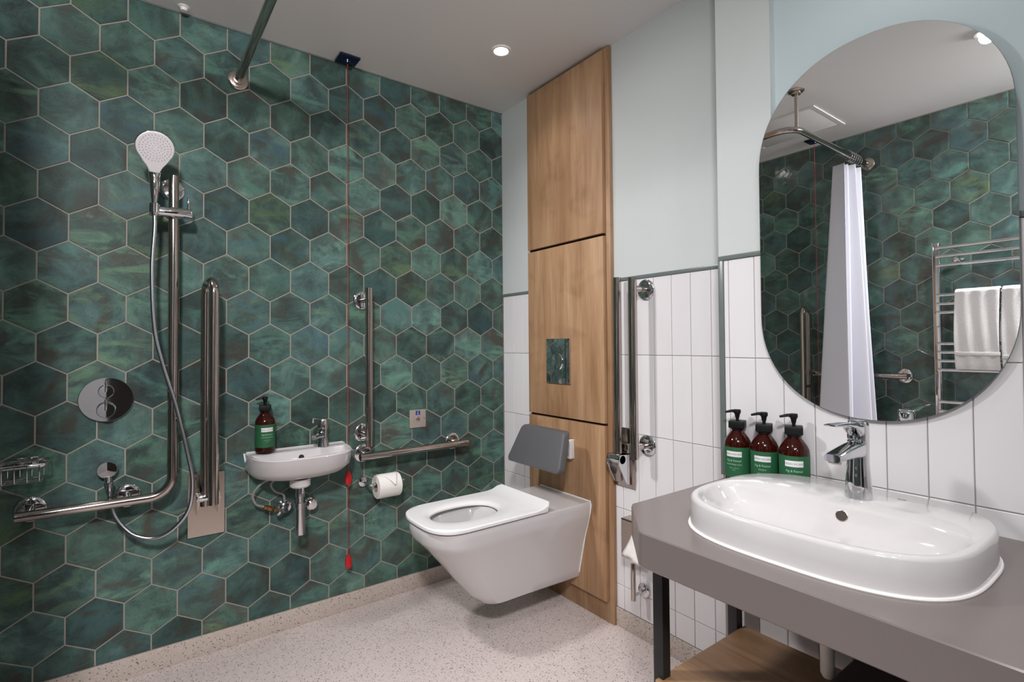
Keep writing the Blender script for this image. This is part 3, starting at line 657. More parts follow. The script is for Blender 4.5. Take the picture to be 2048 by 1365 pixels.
# ------------------------------------------------------------------ small basin on the green wall
def small_basin():
    y0, y1, zt = 0.705, 1.104, 0.752; cy = (y0+y1)/2
    t = thing('small_basin', 'small white ceramic wall basin on the green tiles', 'basin', (0, cy, zt-0.1))
    def outl(z, d, hy, n=3.2, x0=0.0005, k=64):
        # D-shaped: flat at the wall, superelliptic towards the room
        out = []
        for i in range(k):
            a = -PI/2+PI*i/(k-1); c, s = math.cos(a), math.sin(a)
            out.append(Vector((x0+d*abs(c)**(2/n), cy+hy*math.copysign(abs(s)**(2/n), s), z)))
        return out
    def inner(z, cx, dx, hy, n=2.8, k=64, oy=0.0):
        out = []
        for i in range(k):
            a = -PI/2+PI*i/(k-1)
            out.append((a, cx, dx, hy, n, z))
        return out
    mb = MB(); Wd, hy = 0.245, (y1-y0)/2
    rs = [outl(zt-0.103, 0.10, 0.11, 2.4), outl(zt-0.100, 0.16, 0.150, 2.5), outl(zt-0.088, 0.195, 0.180, 2.7), outl(zt-0.060, 0.222, 0.200, 3.0), outl(zt-0.020, 0.240, hy-0.003, 3.2), outl(zt-0.004, Wd, hy, 3.2), outl(zt, Wd-0.004, hy-0.003, 3.2)]
    # inner bowl as closed ring with the same count
    def ring(z, x0, x1, hyy, n):
        out = []; k = 64; cx, dx = (x0+x1)/2, (x1-x0)/2
        for i in range(k):
            u = i/(k-1); a = -PI/2+PI*u; c, s = math.cos(a), math.sin(a)
            out.append(Vector((x0+(x1-x0)*abs(c)**(2/n), cy+hyy*math.copysign(abs(s)**(2/n), s), z)))
        return out
    rs += [ring(zt, 0.062, Wd-0.014, hy-0.014, 3.2), ring(zt-0.006, 0.070, Wd-0.020, hy-0.022, 3.1), ring(zt-0.045, 0.080, Wd-0.045, hy-0.05, 2.8), ring(zt-0.075, 0.10, Wd-0.08, hy-0.10, 2.5), ring(zt-0.082, 0.13, Wd-0.11, 0.03, 2.3)]
    mb.rings(rs, True, True)
    b = mb.build('bowl', M_CERAM, t, smooth=50)
    MB().box(0.0005, y0+0.004, zt-0.004, 0.012, y1-0.004, zt+0.006, 0.003).build('wall_lip', M_CERAM, t)
    MB().lathe([(0.040, 0.0), (0.040, -0.028), (0.034, -0.034), (0.0, -0.034)], (0.13, 0.886, zt-0.101), (0, 0, 1), 32, cap=False).build('waste_boss', M_CERAM, t)
    MB().lathe([(0.0105, -0.004), (0.0105, 0.001), (0.0, 0.001)], (0.0785, cy, zt-0.028), (1, 0, 0.2), 20, cap=False).build('overflow_hole', M_DARK, t)
    mb = MB(); P = [(0.002, y0-0.002, zt), (0.002, y0+0.006, zt-0.045), (0.002, y0+0.022, zt-0.075)]
    mb.tube(spline(P, 6), 0.003, 8).build('sealant', M_CAULK, t); mb = MB(); P = [(0.002, y1+0.002, zt), (0.002, y1-0.006, zt-0.045), (0.002, y1-0.03, zt-0.085)]; mb.tube(spline(P, 6), 0.003, 8)
    mb.build('sealant', M_CAULK, t)
    # trap
    tr = thing('waste_trap', 'chrome bottle trap hanging under the small basin', 'waste trap', (0.13, 0.886, 0.425))
    MB().lathe([(0.014, 0.0), (0.0195, 0.002), (0.0195, 0.108), (0.022, 0.110), (0.022, 0.130), (0.014, 0.130), (0.014, 0.150), (0.018, 0.152), (0.018, 0.172), (0.016, 0.19)], (0.13, 0.886, 0.425), (0, 0, 1), 28).build('body', M_CHROME, tr)
    MB().cyl((0.005, 0.886, 0.575), (0.13, 0.886, 0.575), 0.012, 18).build('wall_pipe', M_CHROME, tr)
    for y, z, n, mt in ((0.850, 0.522, 1, M_CHROME), (0.955, 0.512, 1, M_CHROME)):
        v = thing('isolating_valve', 'small chrome angle valve %s of the trap under the small basin' % ('left' if y < 0.9 else 'right'), 'valve', (0, y, z))
        MB().lathe([(0.019, 0), (0.020, 0.004), (0.010, 0.010), (0.010, 0.030)], (0.0005, y, z), (1, 0, 0), 24).build('rose', M_CHROME, v)
        MB().lathe([(0.010, 0.0), (0.022, 0.003), (0.024, 0.018), (0.018, 0.023), (0.0, 0.024)], (0.030, y, z), (1, 0.1, -0.1), 10, cap=False).build('handle', M_CHROME, v)
    v = thing('water_connector', 'tarnished brass connector with chrome cap left of the trap', 'pipe fitting', (0.05, 0.80, 0.515))
    MB().lathe([(0.006, 0), (0.009, 0.002), (0.009, 0.012), (0.007, 0.013), (0.010, 0.016), (0.010, 0.030), (0.008, 0.034)], (0.045, 0.768, 0.537), (0, 0.9, -0.42), 12).build('nut', M_BRASS, v)
    MB().lathe([(0.008, 0), (0.016, 0.004), (0.018, 0.014), (0.012, 0.020), (0, 0.021)], (0.045, 0.822, 0.512), (0.6, 0.5, -0.6), 12, cap=False).build('cap', M_CHROME, v)
    MB().cyl((0.0005, 0.815, 0.512), (0.045, 0.815, 0.512), 0.008, 12).build('stub', M_BRASS, v)
    for lb, pts in (('outer grey braided water tail curving down below the small basin', [(0.07, 0.815, 0.652), (0.06, 0.765, 0.640), (0.05, 0.728, 0.598), (0.048, 0.738, 0.555), (0.045, 0.768, 0.538)]),
                    ('inner grey braided water tail curving behind the small basin trap', [(0.06, 0.82, 0.652), (0.045, 0.795, 0.625), (0.035, 0.812, 0.590), (0.03, 0.845, 0.570), (0.03, 0.850, 0.540)])):
        tag(MB().tube(spline(pts, 8), 0.0048, 10).build('water_tail', plain('braided_hose', (150, 146, 146), 0.5, 0.3)), lb, 'water hose')
small_basin()
def small_tap():
    c = Vector((0.042, 1.003, 0.753)); t = thing('small_mixer_tap', 'small chrome lever mixer tap on the wall basin', 'tap', c)
    MB().lathe([(0.026, 0), (0.025, 0.004), (0.021, 0.03), (0.020, 0.055), (0.021, 0.07), (0.021, 0.078), (0.018, 0.082)], c, (0, 0, 1), 28).build('body', M_CHROME, t)
    d = Vector((0.75, -0.66, 0))
    MB().tube([c+Vector((0, 0, 0.05)), c+d*0.05+Vector((0, 0, 0.052)), c+d*0.085+Vector((0, 0, 0.05))], 0.01, 16, taper=[0.016, 0.012, 0.011]).build('spout', M_CHROME, t)
    MB().lathe([(0.020, 0.080), (0.023, 0.084), (0.022, 0.112), (0.016, 0.121), (0.0, 0.122)], c, (0.12, -0.05, 1), 24, cap=False).build('cartridge_cap', M_CHROME, t)
    MB().tube([c+Vector((0, 0, 0.115)), c+d*0.05+Vector((0, 0, 0.124)), c+d*0.095+Vector((0, 0, 0.128)), c+d*0.098+Vector((0, 0, 0.112))], 0.005, 12, taper=[0.011, 0.0065, 0.0050, 0.007]).build('lever', M_CHROME, t)
small_tap()

# ------------------------------------------------------------------ pump bottles
def text_on_cyl(txt, size, cx, cz, R, mat, parent, facing, c, name='lettering'):
    cu = bpy.data.curves.new('t', 'FONT'); cu.body = txt; cu.size = size; cu.align_x = 'CENTER'; cu.resolution_u = 2
    o = bpy.data.objects.new('t', cu); COL.objects.link(o); dg = bpy.context.evaluated_depsgraph_get()
    me = bpy.data.meshes.new_from_object(o.evaluated_get(dg)); bpy.data.objects.remove(o)
    for v in me.vertices:
        a = facing+(v.co.x+cx)/R; z = cz+v.co.y
        v.co = Vector((c[0]+(R+0.0004)*math.cos(a), c[1]+(R+0.0004)*math.sin(a), c[2]+z))
    me.materials.clear(); me.materials.append(mat)
    ob = bpy.data.objects.new(name, me); COL.objects.link(ob); ob.parent = parent; ob.location = -world_loc(parent); return ob
def bottle(label, c, facing, lines, s=1.0, nozzle=None, group='amber pump bottles with green labels'):
    R = 0.0375*s; t = thing('pump_bottle', label, 'pump bottle', c, group); c = Vector(c)
    MB().lathe([(0.0, 0.001), (R-0.006, 0.001), (R-0.001, 0.003), (R, 0.009), (R, 0.118*s), (R*0.97, 0.126*s), (R*0.85, 0.136*s), (R*0.62, 0.149*s), (R*0.42, 0.158*s), (R*0.36, 0.163*s), (R*0.36, 0.172*s), (0.0, 0.172*s)], c, (0, 0, 1), 48, cap=False).build('bottle_body', M_AMBER, t)
    # liquid core so the bottle reads dark amber
    MB().lathe([(0.0, 0.004), (R-0.006, 0.004), (R-0.004, 0.012), (R-0.004, 0.112*s), (R*0.75, 0.126*s), (0.0, 0.126*s)], c, (0, 0, 1), 32, cap=False).build('liquid', plain('amber_liquid', (54, 16, 7), 0.3), t)
    a0 = facing; mb = MB(); rs = [[], []]
    for i in range(49):
        a = a0-2.75+5.5*i/48; rs[0].append(Vector((c.x+(R+0.0003)*math.cos(a), c.y+(R+0.0003)*math.sin(a), c.z+0.022*s))); rs[1].append(Vector((c.x+(R+0.0003)*math.cos(a), c.y+(R+0.0003)*math.sin(a), c.z+0.112*s)))
    mb.rings(rs, False, False, closed=False); lab = mb.build('label', M_LABEL, t)
    mb = MB(); rs = [[], []]
    for i in range(17):
        a = a0-0.60+1.2*i/16; rs[0].append(Vector((c.x+(R+0.0005)*math.cos(a), c.y+(R+0.0005)*math.sin(a), c.z+0.084*s))); rs[1].append(Vector((c.x+(R+0.0005)*math.cos(a), c.y+(R+0.0005)*math.sin(a), c.z+0.100*s)))
    mb.rings(rs, False, False, closed=False); mb.build('name_panel', M_LABELW, lab)
    text_on_cyl('FRESH ESCAPE', 0.0070, 0, 0.0895*s, R+0.0004, M_INK, lab, a0, c)
    z = 0.070
    for i, (tx, sz) in enumerate(lines):
        text_on_cyl(tx, sz, 0, z*s, R, M_INKW, lab, a0, c); z -= 0.010 if i < 2 else 0.006
    # collar, stem, pump head
    MB().lathe([(0.017, 0.160*s), (0.0175, 0.162*s), (0.0175, 0.176*s), (0.015, 0.178*s), (0.006, 0.180*s)], c, (0, 0, 1), 32).build('collar', M_BLACK, t)
    nz = nozzle if nozzle is not None else facing
    dx = Vector((math.cos(nz), math.sin(nz), 0)); sd = Vector((-dx.y, dx.x, 0)); Z = Vector((0, 0, 1))
    def bx(a0_, a1_, b0_, b1_, z0_, z1_, nm, bev=0.002):
        M = Matrix.Translation(c) @ Matrix((dx, sd, Z)).transposed().to_4x4()
        MB().box(a0_, b0_, z0_, a1_, b1_, z1_, bev, M).build(nm, M_BLACK, t)
    bx(-0.022*s, 0.022*s, -0.022*s, 0.022*s, 0.166*s, 0.188*s, 'lock_clamp', 0.003)
    MB().cyl(c+Z*0.178*s, c+Z*0.209*s, 0.0045, 14).build('stem', M_BLACK, t)
    MB().lathe([(0.0055, 0.196*s), (0.008, 0.208*s), (0.0105, 0.211*s), (0.0105, 0.219*s), (0.009, 0.221*s), (0, 0.221*s)], c, (0, 0, 1), 20, cap=False).build('pump_head', M_BLACK, t)
    MB().tube([c+Z*0.215*s, c+dx*0.015+Z*0.216*s, c+dx*0.034*s+Z*0.211*s], 0.004, 10, taper=[0.006, 0.0045, 0.0032]).build('nozzle', M_BLACK, t)
FAC = math.radians(-65)
small = [('- - - - - - - - - -', 0.004), ('- - - - - -', 0.004)]
bottle('amber pump bottle with green label, leftmost of three beside the oval basin', (1.466, 1.8105, 0.7605), math.radians(-78), [('Fig & Fennel', 0.0085), ('Hand & Body Lotion', 0.0056), ('Vegan  Cruelty free', 0.0034), ('300 ml', 0.0034)], nozzle=math.radians(200))
bottle('amber pump bottle with green label, middle of three beside the oval basin', (1.548, 1.8105, 0.7605), math.radians(-72), [('Fig & Fennel', 0.0085), ('Shampoo', 0.0056), ('Vegan  Cruelty free', 0.0034)], nozzle=math.radians(205))
bottle('amber pump bottle with green label, nearest the big chrome tap', (1.632, 1.8095, 0.7605), math.radians(-66), [('Fig & Fennel', 0.0085), ('Conditioner', 0.0056), ('Vegan  Cruelty free', 0.0034)], s=1.02, nozzle=math.radians(205))
bottle('amber pump bottle with green label standing on the small wall basin', (0.048, 0.772, 0.7585), math.radians(2), [('Fig & Fennel', 0.0085), ('Hand & Body Wash', 0.0056), ('Vegan  Cruelty free', 0.0034), ('300 ml', 0.0034)], s=1.0, nozzle=math.radians(-100), group='amber pump bottles with green labels')

# ------------------------------------------------------------------ oak service panel
def panel():
    t = thing('oak_service_panel', 'tall light oak service panel behind the toilet', 'wall panel', (0.525, YB, 0))
    MB().box(0.265, 1.972, 0.0, 0.812, YB+0.001, H-0.004, 0.001).build('carcass', M_OAKF, t)
    for z0, z1 in ((1.657, 2.446), (0.843, 1.645), (0.093, 0.832)):
        MB().box(0.270, 1.953, z0, 0.786, 1.971, z1, 0.0012).build('door_panel', M_OAK, t, loc=(0.525, 1.96, (z0+z1)/2))
    gm = plain('painted_gap_shade', (52, 34, 22), 0.8)  # shade between the door panels painted as dark strips
    for z0, z1 in ((1.645, 1.657), (0.832, 0.843)): MB().box(0.266, 1.9715, z0, 0.786, 1.9725, z1).build('shadow_gap', gm, t)
panel()
def flush():
    t = thing('flush_plate', 'mirror-finish dark chrome flush plate with oval button on the oak panel', 'flush plate', (0.498, 1.953, 1.0))
    MB().box(0.417, 1.944, 0.999, 0.581, 1.9525, 1.209, 0.0015).build('plate', M_CHROME, t)
    MB().lathe([(0.042, 0.0), (0.043, 0.002), (0.040, 0.005), (0.036, 0.004), (0, 0.0035)], (0.495, 1.944, 1.101), (0, -1, 0), 48, cap=False).build('button', M_CHROME, t)
flush()

# ------------------------------------------------------------------ toilet
TX, TZ, TY1, TY0 = 0.527, 0.495, 1.9525, 1.19
def toilet():
    t = thing('toilet', 'white wall-hung toilet with open seat projecting from the oak panel', 'toilet', (TX, TY1, 0.16))
    def outl(z, wv, yf, R, k=40, n=2.5, yb=TY1, wf=None):
        wf = wf if wf is not None else wv*0.97
        # left back -> front arc -> right back
        out = [Vector((TX-wv, yb, z))]
        for i in range(1, 8):
            f = i/8; out.append(Vector((TX-(wv+(wf-wv)*f), yb+(yf+R-yb)*f, z)))
        for i in range(k+1):
            a = PI*i/k; c, s = math.cos(a), math.sin(a)
            out.append(Vector((TX-wf*math.copysign(abs(c)**(2/n), c), yf+R-R*abs(s)**(2/n), z)))
        for i in range(7, 0, -1):
            f = i/8; out.append(Vector((TX+(wv+(wf-wv)*f), yb+(yf+R-yb)*f, z)))
        out.append(Vector((TX+wv, yb, z)))
        return out
    rs = []
    for z, wv, yf, R, n, wf in ((0.139, 0.070, 1.56, 0.07, 2.4, 0.05), (0.141, 0.088, 1.50, 0.09, 2.5, 0.075), (0.151, 0.095, 1.465, 0.10, 2.6, 0.090), (0.185, 0.100, 1.430, 0.11, 2.6, 0.098), (0.26, 0.115, 1.368, 0.12, 2.6, 0.113),
                            (0.33, 0.135, 1.312, 0.13, 2.6, 0.134), (0.39, 0.154, 1.260, 0.14, 2.6, 0.154), (0.420, 0.163, 1.232, 0.14, 2.6, 0.166), (0.434, 0.167, 1.218, 0.14, 2.6, 0.172), (0.446, 0.169, 1.212, 0.14, 2.6, 0.174), (0.470, 0.1715, 1.208, 0.14, 2.6, 0.176), (0.490, 0.1725, 1.208, 0.14, 2.6, 0.176), (TZ, 0.170, 1.212, 0.14, 2.6, 0.173)):
        rs.append(outl(z, wv, yf, R, n=n, wf=wf))
    K = len(rs[0])
    def inner(z, cx, cy, hx, hy, n=2.2):
        out = []
        for i in range(K):
            # match the outline order: start at back-left, go through front, to back right
            a = PI*0.80+PI*0.0  # phase
            th = math.radians(140)+math.radians(304)*i/(K-1)   # 118deg .. 422deg
            c, s = math.cos(th), math.sin(th)
            out.append(Vector((cx+hx*math.copysign(abs(c)**(2/n), c), cy+hy*math.copysign(abs(s)**(2/n), s), z)))
        return out
    bowl = [inner(TZ, TX, 1.405, 0.135, 0.175), inner(TZ-0.02, TX, 1.405, 0.118, 0.158), inner(TZ-0.12, TX, 1.43, 0.095, 0.13), inner(TZ-0.20, TX, 1.47, 0.055, 0.07), inner(TZ-0.22, TX, 1.49, 0.03, 0.04)]
    mb = MB(); mb.rings(rs+bowl, True, True)
    # close the back strip between the open outline ends
    mb.build('pan', M_CERAM, t, smooth=40)
    mb = MB(); z0, z1 = 0.165, TZ-0.001
    edge = [(TX+0.0965, z0), (TX+0.136, 0.335), (TX+0.169, 0.446), (TX+0.1745, 0.480), (TX+0.171, z1+0.002)]
    pts = [Vector((a, TY1-0.001, b)) for a, b in edge]+[Vector((TX-0.171, TY1-0.001, z1+0.002))]
    mb.tube(pts, 0.0028, 8); mb.build('sealant', M_CAULK, t)
    # seat: slab with oval hole and raised back edge
    def so(z, wv, yf, R, yb, n=3.0, k=72):
        out = []
        for i in range(k):
            a = 2*PI*i/k; c, s = math.cos(a), math.sin(a)
            if s <= 0: out.append(Vector((TX+wv*math.copysign(abs(c)**(2/n), c), yf+R-R*abs(s)**(2/n), z)))
            else:
                x = wv*math.copysign(min(1, abs(c)*1.6), c) ; y = yf+R+(yb-yf-R)*min(1, abs(s)*1.25)
                out.append(Vector((TX+x, y, z)))
        return out
    def hole(z, hx, hy, n=2.35, k=72, cy=1.415):
        return [Vector((TX+hx*math.copysign(abs(math.cos(2*PI*i/k))**(2/n), math.cos(2*PI*i/k)), cy+hy*math.copysign(abs(math.sin(2*PI*i/k))**(2/n), math.sin(2*PI*i/k)), z)) for i in range(k)]
    zb, zt = TZ+0.006, TZ+0.022; Y1 = 1.715
    rs = [hole(zb, 0.096, 0.142), so(zb, 0.181, 1.204, 0.15, Y1), so(zb+0.003, 0.184, 1.201, 0.15, Y1+0.003), so(zt-0.004, 0.184, 1.201, 0.15, Y1+0.003), so(zt, 0.180, 1.205, 0.15, Y1), hole(zt, 0.120, 0.166), hole(zt-0.003, 0.108, 0.154), hole(zt-0.010, 0.097, 0.143), hole(zb, 0.096, 0.142)]
    # lift the rear of the seat into an upturned edge
    def lift(p):
        y = p.y
        if y > 1.655 and p.z > zb+0.001: return Vector((p.x*1.0, p.y, p.z+0.022*min(1, ((y-1.655)/0.06))**1.5))
        return p
    # add intermediate ring for the ridge
    mid = [Vector((a.x*0.5+b.x*0.5, a.y*0.5+b.y*0.5, zt)) for a, b in zip(so(zt, 0.180, 1.205, 0.15, Y1), hole(zt, 0.120, 0.166))]
    near = [Vector((a.x*0.80+b.x*0.20, a.y*0.80+b.y*0.20, zt)) for a, b in zip(so(zt, 0.180, 1.205, 0.15, Y1), hole(zt, 0.120, 0.166))]
    rs = rs[:5]+[near, mid]+rs[5:]
    rs = [[lift(p) for p in r] for r in rs]
    MB().rings(rs, False, False).build('seat', M_SEAT, t, smooth=40)
    for dx in (-0.07, 0.07): MB().cyl((TX+dx, 1.70, TZ-0.001), (TX+dx, 1.70, TZ+0.012), 0.014, 20).build('hinge', M_SATIN, t)
    pass
toilet()
def backrest():
    t = thing('padded_backrest', 'dark grey padded backrest cushion fixed above the toilet', 'backrest', (0.525, 1.95, 0.71))
    def ring(s, d):
        a = [(-0.150*1.0, 0.806), (0.150, 0.806), (0.187, 0.640), (-0.187, 0.640)]
        out = []
        cx, cz = 0.0, 0.722
        pts = [Vector((x, 0, z)) for x, z in a]
        rp = arc_path([ (pts[0]+pts[1])/2, pts[1], pts[2], pts[3], pts[0], (pts[0]+pts[1])/2], 0.020, 6)[:-1]
        for p in rp:
            x = p.x*s; z = cz+(p.z-cz)*(1-(1-s)*2.2); yy = 1.862-(0.806-z)*0.42 - d
            out.append(Vector((0.525+x, yy, z)))
        return out
    MB().rings([ring(0.97, 0.0), ring(1.0, 0.006), ring(1.0, 0.026), ring(0.985, 0.034), ring(0.95, 0.037)]).build('cushion', M_PAD, t, smooth=40)
    for x in (0.452, 0.586):
        MB().poly([(x, 1.953, 0.755), (x, 1.85, 0.765), (x, 1.822, 0.69), (x, 1.953, 0.675)], (0.006, 0, 0)).build('bracket_arm', M_SATIN, t)
    for xx in (0.444, 0.578): MB().box(xx, 1.925, 0.665, xx+0.022, 1.9525, 0.752, 0.003).build('wall_bracket', M_LABELW, t)
backrest()

# ------------------------------------------------------------------ spare paper holders on the white tiles
def paper_holders():
    t = thing('covered_paper_holder', 'steel covered paper holder with white paper, beside the worktop corner', 'paper holder', (0.95, YB, 0.40))
    MB().box(0.887, YB-0.055, 0.325, 1.02, YB-0.049, 0.478, 0.0015).box(0.887, YB-0.055, 0.472, 1.02, YB-0.0005, 0.478, 0.001).build('cover_plate', M_SATIN, t)
    p = thing('hanging_paper', 'loose white paper end hanging under the steel cover', 'paper', (0.95, YB-0.06, 0.34))
    rows = []
    for i in range(9):
        f = i/8; z = 0.445-0.098*f; wv = 0.008+0.036*min(1, f*1.3); x0 = 0.955-0.040*f
        rows.append([(x0+wv*2*s/6, YB-0.062-0.018*f+0.006*math.sin(s*1.6+f*4), z-0.02*f*s/6) for s in range(7)])
    mb = MB(); mb.add([q for r in rows for q in r], [(i*7+j, i*7+j+1, (i+1)*7+j+1, (i+1)*7+j) for i in range(8) for j in range(6)])
    o = mb.build('sheet', M_PAPER, p); md = o.modifiers.new('t', 'SOLIDIFY'); md.thickness = 0.002
    t = thing('spare_roll_holder', 'small chrome L-shaped holder low on the white tiles beside the worktop', 'roll holder', (0.94, YB, 0.19))
    f = MB(); flange(f, (0.958, YB-0.0005, 0.198), (0, -1, 0), 0.028); f.build('wall_rose', M_CHROME, t)
    MB().tube(arc_path([(0.958, YB-0.008, 0.198), (0.958, YB-0.060, 0.194), (0.957, YB-0.060, 0.188)], 0.002, 4), 0.0055, 14).build('arm', M_CHROME, t)
    MB().cyl((0.957, YB-0.066, 0.176), (0.957, YB-0.066, 0.318), 0.0095, 20, 0.001).build('upright', M_STEEL, t)
paper_holders()

# ------------------------------------------------------------------ worktop, basin, tap, mirror
WZ, WT = 0.76, 0.078
def worktop():
    t = thing('worktop', 'thick taupe stone worktop with a clipped corner carrying the oval basin', 'worktop', (2.2, 1.5, WZ-WT))
    x0, x1, y0, y1 = 1.405, 3.05, 1.252, YM-0.0005
    pl = [(x0, y1), (x0, y0+0.150), (x0+0.012, y0+0.132), (x0+0.140, y0+0.006), (x0+0.158, y0), (x1, y0), (x1, y1)]
    e = 0.0025; mb = MB()
    def ins(d): return [(p[0], p[1]) for p in shrink(pl, None, d)]
    rs = [[Vector((a, b, WZ-WT)) for a, b in ins(e)], [Vector((a, b, WZ-WT+e)) for a, b in pl], [Vector((a, b, WZ-e)) for a, b in pl], [Vector((a, b, WZ)) for a, b in ins(e)]]
    rs = [[Vector((p.x, min(p.y, y1), p.z)) for p in r] for r in rs]
    mb.rings(rs).build('slab', M_STONE, t, smooth=30)
worktop()
def frame():
    t = thing('vanity_frame', 'black metal frame with an oak shelf under the stone worktop', 'vanity stand', (2.0, 1.6, 0))
    legs = [(1.455, 1.418), (1.437, 1.790), (2.86, 1.418), (2.86, 1.790)]
    for x, y in legs: MB().box(x, y, 0.0, x+0.030, y+0.030, WZ-WT, 0.0015).build('leg', M_BLKMET, t)
    MB().box(1.485, 1.423, 0.655, 2.86, 1.443, WZ-WT, 0.001).box(1.467, 1.795, 0.655, 2.86, 1.815, WZ-WT, 0.001).build('top_rail', M_BLKMET, t)
    MB().box(1.470, 1.405, 0.300, 2.86, 1.822, 0.332, 0.0015).build('shelf', M_OAKH, t)
frame()
tag(MB().box(1.815, 1.44, 0.3325, 2.26, 1.79, 0.452, 0.012).build('storage_box', M_DKGREY), 'dark grey fabric box on the oak shelf under the worktop', 'box')
tp = thing('basin_waste_pipe', 'white waste pipe hanging under the stone worktop', 'waste pipe', (1.79, 1.60, 0.46))
MB().lathe([(0.0, 0.0), (0.010, 0.003), (0.0145, 0.012), (0.0145, WZ-WT-0.425)], (1.795, 1.60, 0.425), (0, 0, 1), 28).build('pipe', M_PIPE, tp)
MB().cyl((1.795, 1.60, 0.60), (1.795, YM, 0.60), 0.016, 20).build('outlet_pipe', M_PIPE, tp)

BX, BY, BHX, BHY, BZ = 1.820, 1.556, 0.266, 0.233, 0.828
def big_basin():
    t = thing('oval_basin', 'large white rounded counter basin on the taupe worktop', 'basin', (BX, BY, WZ))
    K = 112
    def o(sx, z, n=3.05): return superell(BX, BY, BHX+sx, BHY+sx, n, z, K)
    def i_(d, z, sc=1.0):
        out = []; c = Vector((BX, 1.462, 0)); v0 = -0.25; hy = BHY-d
        for p in superell(BX, BY, BHX-d, hy, 3.05, z, K):
            v = (p.y-BY)/hy
            if v > v0:
                g = (v-v0)/(1-v0); y0 = BY+hy*v0; p.y = y0+(1.588-0.4*(d-0.014)-y0)*g
            out.append(Vector((c.x+(p.x-c.x)*sc, c.y+(p.y-c.y)*sc, z)))
        return out
    rs = [o(-0.004, WZ+0.0005), o(0.0, WZ+0.002), o(-0.001, WZ+0.03), o(-0.001, BZ-0.008), o(-0.003, BZ-0.003), o(-0.007, BZ),
          i_(0.015, BZ-0.0003), i_(0.0185, BZ-0.002), i_(0.025, BZ-0.010), i_(0.040, BZ-0.032), i_(0.055, BZ-0.049, 0.97), i_(0.075, BZ-0.0575, 0.90), i_(0.10, BZ-0.062, 0.75), i_(0.12, BZ-0.064, 0.3)]
    MB().rings(rs, True, True).build('bowl', M_CERAM, t, smooth=60)
    mb = MB(); pts = superell(BX, BY, BHX+0.0015, BHY+0.0015, 3.05, WZ+0.002, 112); pts.append(pts[0]); mb.tube(pts, 0.0035, 8, cap=False).build('sealant', M_CAULK, t)
    ofc = (BX+0.018, 1.5815, BZ-0.024)
    MB().lathe([(0.0125, -0.002), (0.0125, 0.0022), (0.0108, 0.0028), (0.0105, -0.001)], ofc, (0, -1, 0.30), 24, cap=False).build('overflow_ring', M_SATIN, t)
    MB().lathe([(0.0106, 0.0), (0.0106, 0.0020), (0.0, 0.0020)], ofc, (0, -1, 0.30), 24, cap=False).build('overflow_hole', plain('dark_taupe', (62, 54, 50), 0.7), t)
    MB().box(BX+0.075, 1.727, BZ-0.0002, BX+0.092, 1.729, BZ+0.0003).build('maker_mark', M_INK, t)
    MB().lathe([(0.028, 0), (0.028, 0.003), (0.02, 0.005), (0, 0.005)], (BX, 1.466, BZ-0.0655), (0, 0, 1), 32, cap=False).build('waste_plug', M_CHROME, t)
big_basin()
